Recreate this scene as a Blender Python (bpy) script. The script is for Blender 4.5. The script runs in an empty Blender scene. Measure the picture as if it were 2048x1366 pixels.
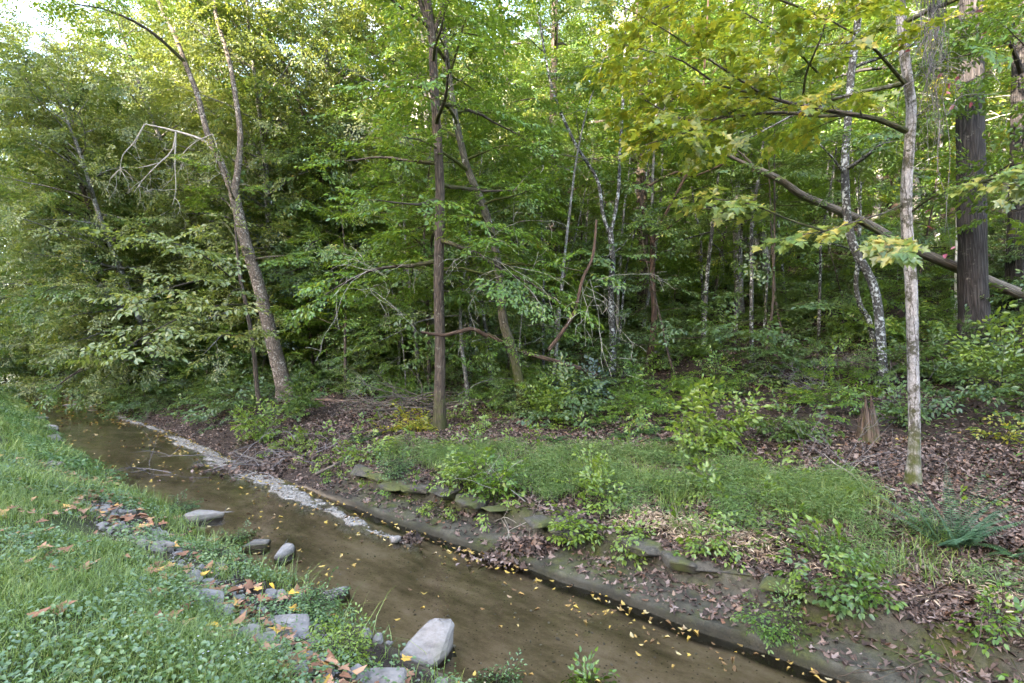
import bpy, bmesh, math, random
import numpy as np
from mathutils import Vector

rng = np.random.default_rng(11)
random.seed(11)
scene = bpy.context.scene
COL = scene.collection
FPX = 1100.0
S_DIR = np.array([-0.75, 0.66]); T_DIR = np.array([0.66, 0.75])   # along the creek / across it
WATER_Z = -2.60

# ------------------------------------------------------------------ noise
def _hash(ix, iy, seed):
    h = (ix.astype(np.int64) * 374761393 + iy.astype(np.int64) * 668265263 + seed * 982451653) & 0xffffffff
    h = ((h ^ (h >> 13)) * 1274126177) & 0xffffffff
    return ((h ^ (h >> 16)) & 0xffff) / 65535.0
def vnoise(x, y, seed=0):
    x = np.asarray(x, float); y = np.asarray(y, float)
    ix = np.floor(x); iy = np.floor(y); fx = x - ix; fy = y - iy
    fx = fx * fx * (3 - 2 * fx); fy = fy * fy * (3 - 2 * fy)
    a = _hash(ix, iy, seed); b = _hash(ix + 1, iy, seed); c = _hash(ix, iy + 1, seed); d = _hash(ix + 1, iy + 1, seed)
    return (a * (1 - fx) + b * fx) * (1 - fy) + (c * (1 - fx) + d * fx) * fy
def fbm(x, y, seed=0, octv=4):
    r = 0; amp = .5; f = 1.0
    for k in range(octv):
        r = r + amp * (vnoise(np.asarray(x) * f, np.asarray(y) * f, seed + k * 17) * 2 - 1); amp *= .5; f *= 2.03
    return r
def sstep(a, b, x):
    u = np.clip((np.asarray(x, float) - a) / (b - a), 0, 1); return u * u * (3 - 2 * u)

# ------------------------------------------------------------------ terrain
def st(x, y):
    return -0.75 * x + 0.66 * y, 0.66 * x + 0.75 * y
def xy(s, t):
    return -0.75 * s + 0.66 * t, 0.66 * s + 0.75 * t
def t_left(s):
    return np.interp(s, [-80, 17, 26, 42, 90], [2.9, 2.9, 3.5, 4.35, 7.5]) + .14 * fbm(np.asarray(s) * .7, 0 * np.asarray(s), 3) * sstep(-2, 1, s)
def t_right(s):
    return np.interp(s, [-80, 8, 18, 40, 90], [4.81, 4.81, 5.4, 5.75, 8.6]) + .06 * fbm(np.asarray(s) * .9, 0 * np.asarray(s) + 5, 4) + .045 * fbm(np.asarray(s) * 4.2, 0 * np.asarray(s) + 7, 5, 4) + .02 * fbm(np.asarray(s) * 13, 0 * np.asarray(s) + 9, 6, 2)
NEAR = np.array([[-300, 40], [-110, 38], [-76, 35.5], [-50, 21], [-30, 6], [-16, -.6], [-6, -1.35], [-2.9, -1.6], [-1.9, -1.85], [-1.16, -2.18], [-.6, -2.4], [0, -2.64], [.3, -2.72]])  # includes an unseen ridge behind the camera, raised to shade the valley floor
FAR = np.array([[-.05, -2.71], [0.0, -2.68], [.03, -2.535], [.12, -2.515], [.4, -2.475], [.56, -2.44], [.62, -2.20], [1.3, -2.09], [2.2, -1.95], [3.5, -1.85], [5.5, -1.62],
                [9, -1.05], [14, 0.25], [20, 2.6], [30, 7.6], [45, 16], [70, 30], [110, 48], [170, 63], [400, 66]])
def gravel(s, t, r):
    rc = np.interp(s, [5.5, 9, 12, 18], [-.40, -.32, -.18, -.14]); hw = np.interp(s, [4.9, 6.5, 8, 11, 15, 22, 26], [.01, .16, .26, .30, .26, .16, .01])
    d = np.abs(r - rc) / hw + .9 * fbm(s * .9, t * 1.6, 12, 3) + .9 * fbm(s * 3.5, t * 6, 17, 4)
    return sstep(1.25, .45, d) * sstep(4.9, 6.0, s) * sstep(26.5, 23, s)
def H(x, y):
    s, t = st(np.asarray(x, float), np.asarray(y, float))
    tl, tr = t_left(s), t_right(s)
    q, r = t - tl, t - tr
    zn = np.interp(q, NEAR[:, 0], NEAR[:, 1]) + .05 * fbm(s * 1.3, t * 1.3, 7) * sstep(.1, -.5, q) + .03 * fbm(s * 5, t * 5, 8) * sstep(0, -.3, q)
    zbed = -2.70 + .02 * fbm(s * 1.1, t * 2.5, 9) + .006 * fbm(s * 9, t * 9, 10)
    gm = gravel(s, t, r) * sstep(.0, -.05, r)
    gm2 = sstep(22, 26, s) * .9 * sstep(-.9, -.3, r + .3 * fbm(s, t, 13))
    zbed = zbed + .112 * np.maximum(gm, gm2) + .03 * fbm(s * 2, t * 6, 14) * np.maximum(gm, gm2)
    # the ledge wanders in and out along the creek and dies away down the left
    rw = r + (.16 * fbm(s * .8, 0 * s + 2, 15) + .06 * fbm(s * 3, 0 * s + 4, 16)) * sstep(.1, .5, r) * sstep(3, 1.4, r)
    zf = np.interp(rw, FAR[:, 0], FAR[:, 1])
    far_s = sstep(7.5, 11, s)
    soft = np.interp(rw, [0, .4, 1.5, 3.5], [-2.66, -2.5, -2.2, -1.85])
    zf = np.where(rw < 3.5, zf * (1 - far_s) + soft * far_s, zf)
    amp = np.interp(r, [0, .6, 1.2, 4, 12, 30, 80], [.0, .02, .08, .13, .3, .6, 1.6])
    zf = zf + amp * fbm(s * .45, t * .45, 20, 5) + .03 * fbm(s * 4, t * 4, 21) * sstep(.8, 1.4, r) + (.045 * fbm(s * 5, t * 6, 22, 4) + .02 * fbm(s * 17, t * 17, 23, 2)) * sstep(.0, .06, r) * sstep(1.6, .9, r)
    z = np.where(q < .3, zn, np.where(r < -.05, zbed, zf))
    w = sstep(0, .3, q)
    return np.where((q >= 0) & (q < .3), zn * (1 - w) + zbed * w, z)
def P(u, v, Y):
    return np.array([(u - 1024) / FPX * Y, Y, (683 - v) / FPX * Y])
def G(u, v):
    """where the sight line through a measured image point meets the ground"""
    Y = np.linspace(2.0, 90, 9000)
    x = (u - 1024) / FPX * Y; z = (683 - v) / FPX * Y
    hit = np.nonzero(z <= H(x, Y))[0]
    k = hit[0] if len(hit) else len(Y) - 1
    return np.array([x[k], Y[k], float(H(x[k], Y[k]))])

# ------------------------------------------------------------------ mesh building
class MB:
    def __init__(self): self.V = []; self.loops = []; self.tot = []; self.mat = []; self.bc = []; self.n = 0
    def add(self, V, Fc, mat=0, bc=None):
        V = np.asarray(V, np.float32).reshape(-1, 3); Fc = np.asarray(Fc, np.int64)
        if len(V) == 0 or len(Fc) == 0: return
        self.V.append(V); self.loops.append((Fc + self.n).ravel()); self.tot.append(np.full(len(Fc), Fc.shape[1], np.int32))
        self.mat.append(np.full(len(Fc), mat, np.int32))
        self.bc.append(np.zeros_like(V) if bc is None else np.asarray(bc, np.float32)); self.n += len(V)
    def mesh(self, name, mats, smooth=True):
        me = bpy.data.meshes.new(name)
        V = np.concatenate(self.V); L = np.concatenate(self.loops).astype(np.int32); T = np.concatenate(self.tot)
        me.vertices.add(len(V)); me.loops.add(len(L)); me.polygons.add(len(T))
        me.vertices.foreach_set('co', V.ravel()); me.loops.foreach_set('vertex_index', L)
        st_ = np.zeros(len(T), np.int32); st_[1:] = np.cumsum(T)[:-1]
        me.polygons.foreach_set('loop_start', st_)
        me.polygons.foreach_set('material_index', np.concatenate(self.mat))
        me.polygons.foreach_set('use_smooth', np.full(len(T), smooth))
        a = me.attributes.new('barkco', 'FLOAT_VECTOR', 'POINT'); a.data.foreach_set('vector', np.concatenate(self.bc).ravel())
        me.update(calc_edges=True)
        for m in mats: me.materials.append(m)
        return me
    def obj(self, name, mats, parent=None, smooth=True, loc=None):
        if not isinstance(mats, (list, tuple)): mats = [mats]
        o = bpy.data.objects.new(name, self.mesh(name, mats, smooth)); COL.objects.link(o)
        if parent is not None: o.parent = parent
        if loc is not None: o.location = loc
        return o
def tag(o, label, cat, group=None):
    o['label'] = label; o['category'] = cat
    if group: o['group'] = group
    return o
def thing(name, label, cat, loc=(0, 0, 0), group=None):
    o = bpy.data.objects.new(name, None); COL.objects.link(o); o.location = loc; o.empty_display_size = .2
    return tag(o, label, cat, group)
def dup(root, loc, rz, sc=1.0, label=None, group=None, tilt=(0, 0)):
    r = root.copy(); COL.objects.link(r); r.location = loc; r.rotation_euler = (tilt[0], tilt[1], rz); r.scale = (sc, sc, sc)
    if label: r['label'] = label
    if group: r['group'] = group
    for ch in root.children:
        c = ch.copy(); COL.objects.link(c); c.parent = r
        for g in ch.children:
            d = g.copy(); COL.objects.link(d); d.parent = c
    return r
def structure(o): o['kind'] = 'structure'; return o
def stuff(o): o['kind'] = 'stuff'; return o

def smooth_line(pts, n):
    pts = np.asarray(pts, float)
    if len(pts) == 2: return pts[0] + (pts[1] - pts[0]) * np.linspace(0, 1, n)[:, None]
    p = np.vstack([2 * pts[0] - pts[1], pts, 2 * pts[-1] - pts[-2]])
    d = np.concatenate([[0], np.cumsum(np.linalg.norm(np.diff(pts, axis=0), axis=1))]); u = np.linspace(0, d[-1], n)
    k = np.clip(np.searchsorted(d, u, side='right') - 1, 0, len(pts) - 2)
    w = ((u - d[k]) / np.maximum(d[k + 1] - d[k], 1e-9))[:, None]
    a, b, c, e = p[k], p[k + 1], p[k + 2], p[k + 3]
    return .5 * (2 * b + (c - a) * w + (2 * a - 5 * b + 4 * c - e) * w ** 2 + (3 * b - a - 3 * c + e) * w ** 3)
def norm(v): return v / max(np.linalg.norm(v), 1e-9)
def tube(mb, pts, rad, sides=8, mat=0, rough=0.0, flare=0.0, seed=0, len0=0.0, cap=False):
    pts = np.asarray(pts, float); n = len(pts); rad = np.broadcast_to(np.asarray(rad, float), (n,))
    tg = np.gradient(pts, axis=0); tg /= np.maximum(np.linalg.norm(tg, axis=1), 1e-9)[:, None]
    ref = np.array([1., 0, 0]) if abs(tg[0][0]) < .9 else np.array([0, 1., 0])
    u = norm(ref - tg[0] * ref.dot(tg[0])); U = [u]
    for i in range(1, n):
        u = norm(u - tg[i] * u.dot(tg[i])); U.append(u)
    U = np.array(U); W = np.cross(tg, U)
    th = np.linspace(0, 2 * np.pi, sides, endpoint=False)
    ln = np.concatenate([[0], np.cumsum(np.linalg.norm(np.diff(pts, axis=0), axis=1))]) + len0
    R = np.repeat(rad[:, None], sides, 1)
    if rough:
        cx = np.cos(th)[None] * 1.5 + seed; cy = np.sin(th)[None] * 1.5 + ln[:, None] * 1.1
        R = R * (1 + rough * fbm(cx + ln[:, None] * .3, cy, seed % 97, 3) * 2)
    if flare:
        lobes = 1 + .35 * np.sin(th * 4 + seed) + .2 * np.sin(th * 3 + 2 * seed)
        R = R * (1 + flare * np.exp(-np.maximum(ln - len0 - .2, 0)[:, None] / (rad[0] * 1.9)) * lobes[None])
    V = pts[:, None] + (np.cos(th)[None, :, None] * U[:, None] + np.sin(th)[None, :, None] * W[:, None]) * R[..., None]
    bc = np.stack([np.cos(th)[None] * rad[:, None], np.sin(th)[None] * rad[:, None], np.repeat(ln[:, None], sides, 1)], -1)
    i, j = np.meshgrid(np.arange(n - 1), np.arange(sides), indexing='ij'); j2 = (j + 1) % sides
    Fq = np.stack([i * sides + j, i * sides + j2, (i + 1) * sides + j2, (i + 1) * sides + j], -1).reshape(-1, 4)
    mb.add(V.reshape(-1, 3), Fq, mat, bc.reshape(-1, 3))
    if cap:
        for k, sgn in ((0, -1), (n - 1, 1)):
            c = pts[k] + tg[k] * sgn * rad[k] * .15; ring = V[k]
            Vc = np.vstack([ring, c]); jj = np.arange(sides); f = np.stack([jj, (jj + 1) % sides, np.full(sides, sides)], 1)
            mb.add(Vc, f if sgn > 0 else f[:, ::-1], mat, np.tile(np.array([0.01, .01, ln[k]]), (sides + 1, 1)))
    return ln

# ------------------------------------------------------------------ leaf shapes and sprays
def leaf_oval(l, w, fold=.18, droop=.12):
    V = np.array([[0, 0, 0], [.32 * l, .46 * w, fold * w], [.70 * l, .36 * w, fold * w * .7 - droop * l * .4], [l, 0, -droop * l],
                  [.70 * l, -.36 * w, fold * w * .7 - droop * l * .4], [.32 * l, -.46 * w, fold * w]])
    return V, np.array([[0, 1, 2, 3], [0, 3, 4, 5]])
def leaf_maple(l, curl=.1):
    h = [(-.10, .26), (.10, .24), (.16, .40), (.34, .62), (.40, .42), (.46, .20), (.60, .26), (.70, .13), (1.0, 0)]
    out = [(0, 0)] + h + [(x, -y) for x, y in h[-2::-1]]
    V = np.array([[.34, 0, -.04]] + [(x, y, curl * abs(y) - curl * .9 * max(0, x - .4)) for x, y in out]) * l
    n = len(out); k = np.arange(n)
    return V, np.stack([np.zeros(n, int), 1 + k, 1 + (k + 1) % n], 1)
def frames(d, up_jit, r):
    """rotation matrices (columns x, y, z) with x along d and z near up"""
    d = np.asarray(d, float).reshape(-1, 3); d = d / np.maximum(np.linalg.norm(d, axis=1), 1e-9)[:, None]
    up = np.array([0, 0, 1.]) + r.normal(0, up_jit, (len(d), 3))
    z = up - d * (up * d).sum(1)[:, None]; z /= np.maximum(np.linalg.norm(z, axis=1), 1e-9)[:, None]
    y = np.cross(z, d)
    return np.stack([d, y, z], -1)
def stamp(Vt, Ft, pos, R, sc):
    m, n = len(pos), len(Vt)
    V = np.einsum('mij,nj->mni', R, Vt) * np.asarray(sc).reshape(-1, 1, 1) + np.asarray(pos)[:, None]
    Fc = (Ft[None] + (np.arange(m) * n)[:, None, None]).reshape(-1, Ft.shape[1])
    return V.reshape(-1, 3), Fc
def make_spray(seed, L=.62, leaf=.09, ratio=.48, shape='oval', gap=.052, nside=5, jit=.32, droop=.25):
    r = np.random.default_rng(seed); leaves = []; tw = MB()
    def run(p0, d, ln, depth):
        n = max(3, int(ln / .1)); pts = [np.array(p0, float)]; d = np.array(d, float)
        for k in range(n):
            d = norm(d + np.array([0, 0, -.5 * droop / n]) + r.normal(0, .07, 3) * np.array([1, 1, .6])); pts.append(pts[-1] + d * ln / n)
        pts = np.array(pts); tube(tw, pts, np.linspace(.0035 if depth == 0 else .0022, .001, len(pts)), 3)
        q = gap * .6; side = 1
        while q < ln:
            f = q / ln * n; k = min(int(f), n - 1); p = pts[k] + (pts[k + 1] - pts[k]) * (f - k); td = norm(pts[k + 1] - pts[k])
            lat = norm(np.cross([0, 0, 1.], td)) * side; a = r.uniform(.55, 1.05)
            ld = norm(td * math.cos(a) + lat * math.sin(a) + np.array([0, 0, r.normal(-.22, .22)]))
            leaves.append((p + ld * .012, ld, r.uniform(.6, 1.15))); q += gap * r.uniform(.7, 1.35); side = -side
        leaves.append((pts[-1], norm(td + np.array([0, 0, -.2])), 1.0))
        if depth == 0:
            for j in range(nside):
                f = (.12 + .78 * j / max(1, nside - 1)) * n; k = min(int(f), n - 1); td = norm(pts[k + 1] - pts[k]); sd = 1 if j % 2 else -1
                a = r.uniform(.6, .95); lat = norm(np.cross([0, 0, 1.], td)) * sd
                run(pts[k] + (pts[k + 1] - pts[k]) * (f - k), td * math.cos(a) + lat * math.sin(a) + np.array([0, 0, r.normal(0, .15)]), ln * r.uniform(.38, .62) * (1.1 - .5 * f / n), 1)
    run((0, 0, 0), (1, 0, 0.08), L, 0)
    pos = np.array([a for a, b, c in leaves]); d = np.array([b for a, b, c in leaves]); sc = np.array([c for a, b, c in leaves])
    Vt, Ft = leaf_maple(leaf) if shape == 'maple' else leaf_oval(leaf, leaf * ratio)
    V, Fc = stamp(Vt, Ft, pos, frames(d, jit, r), sc)
    tv = np.concatenate(tw.V); tf = np.concatenate(tw.loops).reshape(-1, 4)
    return V, Fc, tv, tf
SPRAYS = {
    'beech': [make_spray(100 + k, L=.70, leaf=.102, ratio=.52, gap=.050, nside=6) for k in range(4)],
    'bank': [make_spray(260 + k, L=.80, leaf=.108, ratio=.50, gap=.050, nside=6, droop=.45) for k in range(4)],
    'fine': [make_spray(120 + k, L=.60, leaf=.066, ratio=.46, gap=.040) for k in range(4)],
    'broad': [make_spray(140 + k, L=.62, leaf=.125, ratio=.52, gap=.075, nside=4) for k in range(4)],
    'far': [make_spray(160 + k, L=.95, leaf=.150, ratio=.54, gap=.075, nside=6) for k in range(4)],
    'maple': [make_spray(180 + k, L=.55, leaf=.15, shape='maple', gap=.10, nside=4, jit=.35, droop=.5) for k in range(3)],
    'sparse': [make_spray(200 + k, L=.60, leaf=.075, ratio=.45, gap=.10, nside=3) for k in range(3)],
    'herb': [make_spray(220 + k, L=.26, leaf=.075, ratio=.55, gap=.05, nside=3, droop=.6) for k in range(4)],
    'tiny': [make_spray(240 + k, L=.22, leaf=.036, ratio=.5, gap=.028, nside=4, droop=.4) for k in range(4)],
}
def stamp_sprays(mb, kind, spr, r, jit=.28, leaf_mat=0, twig_mat=1, twigs=True):
    """spr: list of (position, direction, scale)"""
    if not spr: return
    pos = np.array([a for a, b, c in spr]); d = np.array([b for a, b, c in spr]); sc = np.array([c for a, b, c in spr])
    which = r.integers(0, len(SPRAYS[kind]), len(spr)); R = frames(d, jit, r)
    for k, (V, Fc, tv, tf) in enumerate(SPRAYS[kind]):
        m = which == k
        if not m.any(): continue
        mb.add(*stamp(V, Fc, pos[m], R[m], sc[m]), leaf_mat)
        if twigs: mb.add(*stamp(tv, tf, pos[m], R[m], sc[m]), twig_mat)

# ------------------------------------------------------------------ materials
def new_mat(name):
    m = bpy.data.materials.new(name); m.use_nodes = True; nt = m.node_tree; nt.nodes.clear()
    return m, nt, nt.nodes.new('ShaderNodeOutputMaterial')
def nd(nt, typ, **kw):
    n = nt.nodes.new(typ)
    for k, v in kw.items():
        if hasattr(n, k): setattr(n, k, v)
        else: n.inputs[k].default_value = v
    return n
def ramp(nt, fac, stops, interp='LINEAR'):
    n = nt.nodes.new('ShaderNodeValToRGB'); cr = n.color_ramp; cr.interpolation = interp
    while len(cr.elements) < len(stops): cr.elements.new(.5)
    for e, (p, c) in zip(cr.elements, stops): e.position = p; e.color = (*c, 1) if len(c) == 3 else c
    nt.links.new(fac, n.inputs[0]); return n.outputs[0]
def mth(nt, op, a, b=None, c=None, clamp=False):
    n = nt.nodes.new('ShaderNodeMath'); n.operation = op; n.use_clamp = clamp
    for k, v in enumerate((a, b, c)):
        if v is None: continue
        if isinstance(v, (int, float)): n.inputs[k].default_value = v
        else: nt.links.new(v, n.inputs[k])
    return n.outputs[0]
def mixc(nt, f, a, b):
    n = nt.nodes.new('ShaderNodeMix'); n.data_type = 'RGBA'
    if isinstance(f, (int, float)): n.inputs[0].default_value = f
    else: nt.links.new(f, n.inputs[0])
    for k, v in ((6, a), (7, b)):
        if isinstance(v, tuple): n.inputs[k].default_value = (*v, 1)
        else: nt.links.new(v, n.inputs[k])
    return n.outputs[2]
def noise(nt, vec, scale, detail=4, rough=.55, out=0):
    n = nd(nt, 'ShaderNodeTexNoise'); n.inputs['Scale'].default_value = scale; n.inputs['Detail'].default_value = detail; n.inputs['Roughness'].default_value = rough
    if vec is not None: nt.links.new(vec, n.inputs['Vector'])
    return n.outputs[out]
def gpos(nt): return nt.nodes.new('ShaderNodeNewGeometry').outputs['Position']
def leaf_mat(name, stops, trans=.38, tcol=(.30, .36, .03), gloss=.05, patch=.4, pscale=.7):
    """stops: colour by leaf; each leaf takes its own, neighbours drift together"""
    m, nt, out = new_mat(name); g = nt.nodes.new('ShaderNodeNewGeometry')
    pn = noise(nt, g.outputs['Position'], pscale, 2)
    pn = mth(nt, 'MULTIPLY_ADD', pn, 2.2, -.6, clamp=True)
    f = mth(nt, 'ADD', mth(nt, 'MULTIPLY', g.outputs['Random Per Island'], 1 - patch), mth(nt, 'MULTIPLY', pn, patch))
    c = ramp(nt, f, stops)
    dif = nd(nt, 'ShaderNodeBsdfDiffuse'); nt.links.new(c, dif.inputs[0])
    tr = nd(nt, 'ShaderNodeBsdfTranslucent')
    tc = mixc(nt, .45, c, tcol); nt.links.new(tc, tr.inputs[0])
    m1 = nd(nt, 'ShaderNodeMixShader'); m1.inputs[0].default_value = trans
    nt.links.new(dif.outputs[0], m1.inputs[1]); nt.links.new(tr.outputs[0], m1.inputs[2])
    gl = nd(nt, 'ShaderNodeBsdfGlossy'); gl.inputs['Roughness'].default_value = .42; gl.inputs[0].default_value = (.9, .95, 1, 1)
    m2 = nd(nt, 'ShaderNodeMixShader'); m2.inputs[0].default_value = gloss
    nt.links.new(m1.outputs[0], m2.inputs[1]); nt.links.new(gl.outputs[0], m2.inputs[2]); nt.links.new(m2.outputs[0], out.inputs[0])
    return m
def bark_mat(name, base, dark, ridge=26, stretch=.16, bump=.5, lichen=None, lichen_amt=.5, lichen_scale=14, moss=.0, bands=0.0, blotch=False):
    m, nt, out = new_mat(name); at = nd(nt, 'ShaderNodeAttribute'); at.attribute_name = 'barkco'
    mp = nd(nt, 'ShaderNodeMapping'); mp.inputs['Scale'].default_value = (1, 1, stretch); nt.links.new(at.outputs['Vector'], mp.inputs[0])
    v = nd(nt, 'ShaderNodeTexVoronoi'); v.feature = 'DISTANCE_TO_EDGE'; v.inputs['Scale'].default_value = ridge
    wob = noise(nt, mp.outputs[0], ridge * .5, 3, out=1)
    mv = nd(nt, 'ShaderNodeVectorMath', operation='MULTIPLY_ADD'); nt.links.new(wob, mv.inputs[0]); mv.inputs[1].default_value = (.05, .05, .05); nt.links.new(mp.outputs[0], mv.inputs[2])
    nt.links.new(mv.outputs[0], v.inputs['Vector'])
    e = mth(nt, 'MULTIPLY', v.outputs['Distance'], 3.2, clamp=True)
    fine = noise(nt, mp.outputs[0], ridge * 2.2, 5, .7)
    h = mth(nt, 'ADD', mth(nt, 'MULTIPLY', e, .65), mth(nt, 'MULTIPLY', fine, .5))
    big = noise(nt, at.outputs['Vector'], 2.3, 3)
    f = mth(nt, 'ADD', mth(nt, 'MULTIPLY', h, .8), mth(nt, 'MULTIPLY_ADD', big, .6, -.3), clamp=True)
    c = ramp(nt, f, [(.12, dark), (.75, base)])
    if lichen:
        ln = noise(nt, at.outputs['Vector'], lichen_scale, 5, .62); lb = noise(nt, at.outputs['Vector'], lichen_scale * .22, 2)
        lf = mth(nt, 'ADD', ln, mth(nt, 'MULTIPLY_ADD', lb, .5, -.25))
        lo = .68 - .3 * lichen_amt
        lf = ramp(nt, lf, [(lo, (0, 0, 0)), (lo + .11, (1, 1, 1))]); c = mixc(nt, lf, c, lichen)
    if bands:
        mp2 = nd(nt, 'ShaderNodeMapping'); mp2.inputs['Scale'].default_value = (3, 3, 16); nt.links.new(at.outputs['Vector'], mp2.inputs[0])
        bn = noise(nt, mp2.outputs[0], 1.4, 4, .65); c = mixc(nt, ramp(nt, bn, [(.60, (0, 0, 0)), (.66, (bands,) * 3)]), c, dark)
    if blotch:
        mp3 = nd(nt, 'ShaderNodeMapping'); mp3.inputs['Scale'].default_value = (2.2, 2.2, 2.6); nt.links.new(at.outputs['Vector'], mp3.inputs[0])
        pn = mth(nt, 'ADD', mth(nt, 'MULTIPLY', noise(nt, mp3.outputs[0], 1.6, 2), .6), mth(nt, 'MULTIPLY', noise(nt, at.outputs['Vector'], 26, 5, .7), .4))
        c = mixc(nt, ramp(nt, pn, [(.50, (0, 0, 0)), (.57, (.9, .9, .9))]), c, (.050, .044, .022))
        mp4 = nd(nt, 'ShaderNodeMapping'); mp4.inputs['Scale'].default_value = (1, 1, .10); nt.links.new(mv.outputs[0], mp4.inputs[0])
        vc = nd(nt, 'ShaderNodeTexVoronoi'); vc.feature = 'DISTANCE_TO_EDGE'; vc.inputs['Scale'].default_value = 16; nt.links.new(mp4.outputs[0], vc.inputs['Vector'])
        c = mixc(nt, ramp(nt, vc.outputs['Distance'], [(.02, (.8, .8, .8)), (.06, (0, 0, 0))]), c, (.045, .038, .030))
    if moss:
        sp = nd(nt, 'ShaderNodeSeparateXYZ'); nt.links.new(at.outputs['Vector'], sp.inputs[0])
        mn = noise(nt, at.outputs['Vector'], 7, 4)
        mf = mth(nt, 'SUBTRACT', mth(nt, 'MULTIPLY_ADD', mn, 1.9, moss - .95), mth(nt, 'MULTIPLY', sp.outputs[2], .55), clamp=True)
        c = mixc(nt, mth(nt, 'MULTIPLY', mf, 1.6, clamp=True), c, (.055, .062, .014))
    b = nd(nt, 'ShaderNodeBsdfPrincipled'); b.inputs['Roughness'].default_value = .85; b.inputs['Specular IOR Level'].default_value = .25
    nt.links.new(c, b.inputs['Base Color'])
    bp = nd(nt, 'ShaderNodeBump'); bp.inputs['Strength'].default_value = bump; bp.inputs['Distance'].default_value = .03; nt.links.new(h, bp.inputs['Height'])
    nt.links.new(bp.outputs[0], b.inputs['Normal']); nt.links.new(b.outputs[0], out.inputs[0])
    return m
def plain_mat(name, stops, rough=.85, island=True, scale=3.0, trans=0):
    m, nt, out = new_mat(name); g = nt.nodes.new('ShaderNodeNewGeometry')
    n_ = noise(nt, g.outputs['Position'], scale, 3)
    f = mth(nt, 'ADD', mth(nt, 'MULTIPLY', g.outputs['Random Per Island'], .75), mth(nt, 'MULTIPLY_ADD', n_, .6, -.18)) if island else n_
    c = ramp(nt, f, stops)
    b = nd(nt, 'ShaderNodeBsdfPrincipled'); b.inputs['Roughness'].default_value = rough; b.inputs['Specular IOR Level'].default_value = .3
    nt.links.new(c, b.inputs['Base Color']); nt.links.new(b.outputs[0], out.inputs[0])
    return m

LM = {
    'green': leaf_mat('green_leaves', [(0, (.032, .075, .018)), (.35, (.060, .128, .024)), (.7, (.105, .18, .03)), (.93, (.18, .22, .035)), (1, (.36, .27, .03))], trans=.42),
    'bright': leaf_mat('bright_leaves', [(0, (.035, .092, .010)), (.4, (.070, .165, .012)), (.75, (.125, .215, .014)), (.92, (.24, .26, .02)), (1, (.48, .32, .02))], trans=.42),
    'olive': leaf_mat('olive_leaves', [(0, (.075, .115, .030)), (.35, (.125, .17, .040)), (.7, (.185, .215, .048)), (.9, (.27, .25, .055)), (1, (.40, .27, .04))], trans=.44),
    'yellow': leaf_mat('yellowing_leaves', [(0, (.05, .10, .012)), (.3, (.11, .17, .014)), (.6, (.23, .24, .018)), (.85, (.42, .33, .02)), (1, (.42, .17, .02))], trans=.44, tcol=(.45, .40, .03)),
    'dark': leaf_mat('dark_green_leaves', [(0, (.034, .075, .026)), (.5, (.062, .125, .036)), (.9, (.10, .16, .04)), (1, (.16, .17, .03))], trans=.36),
    'blue': leaf_mat('blue_green_leaves', [(0, (.016, .045, .028)), (.5, (.035, .08, .045)), (1, (.07, .12, .06))], trans=.25, tcol=(.1, .2, .06), gloss=.10),
    'orange': leaf_mat('orange_leaves', [(0, (.16, .14, .02)), (.5, (.36, .24, .02)), (1, (.45, .19, .02))], trans=.42, tcol=(.5, .3, .03)),
    'lime': leaf_mat('lime_leaves', [(0, (.07, .14, .014)), (.5, (.14, .22, .02)), (.9, (.22, .29, .03)), (1, (.38, .34, .05))], trans=.35),
    'maple': leaf_mat('maple_leaves', [(0, (.05, .11, .02)), (.4, (.12, .19, .03)), (.65, (.24, .26, .04)), (.85, (.42, .32, .06)), (1, (.36, .17, .07))], trans=.40, tcol=(.4, .38, .04), pscale=1.4),
    'red': leaf_mat('red_vine_leaves', [(0, (.10, .13, .05)), (.4, (.30, .08, .07)), (.7, (.28, .06, .12)), (1, (.40, .17, .05))], trans=.35, tcol=(.5, .12, .06)),
    'maple_high': leaf_mat('upper_maple_leaves', [(0, (.07, .13, .014)), (.3, (.13, .19, .016)), (.6, (.25, .26, .02)), (.86, (.42, .33, .025)), (1, (.38, .17, .03))], trans=.48, tcol=(.42, .46, .03), pscale=1.1),
    'weed': leaf_mat('weed_leaves', [(0, (.03, .075, .025)), (.5, (.07, .14, .04)), (.9, (.12, .20, .05)), (1, (.25, .24, .06))], trans=.3, tcol=(.2, .34, .05)),
    'feather': leaf_mat('feathery_blue_green', [(0, (.045, .10, .045)), (1, (.09, .17, .08))], trans=.25, tcol=(.1, .25, .1)),
    'fern': leaf_mat('fern_green', [(0, (.018, .05, .014)), (1, (.05, .11, .024))], trans=.28, tcol=(.12, .22, .03)),
}
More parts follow.
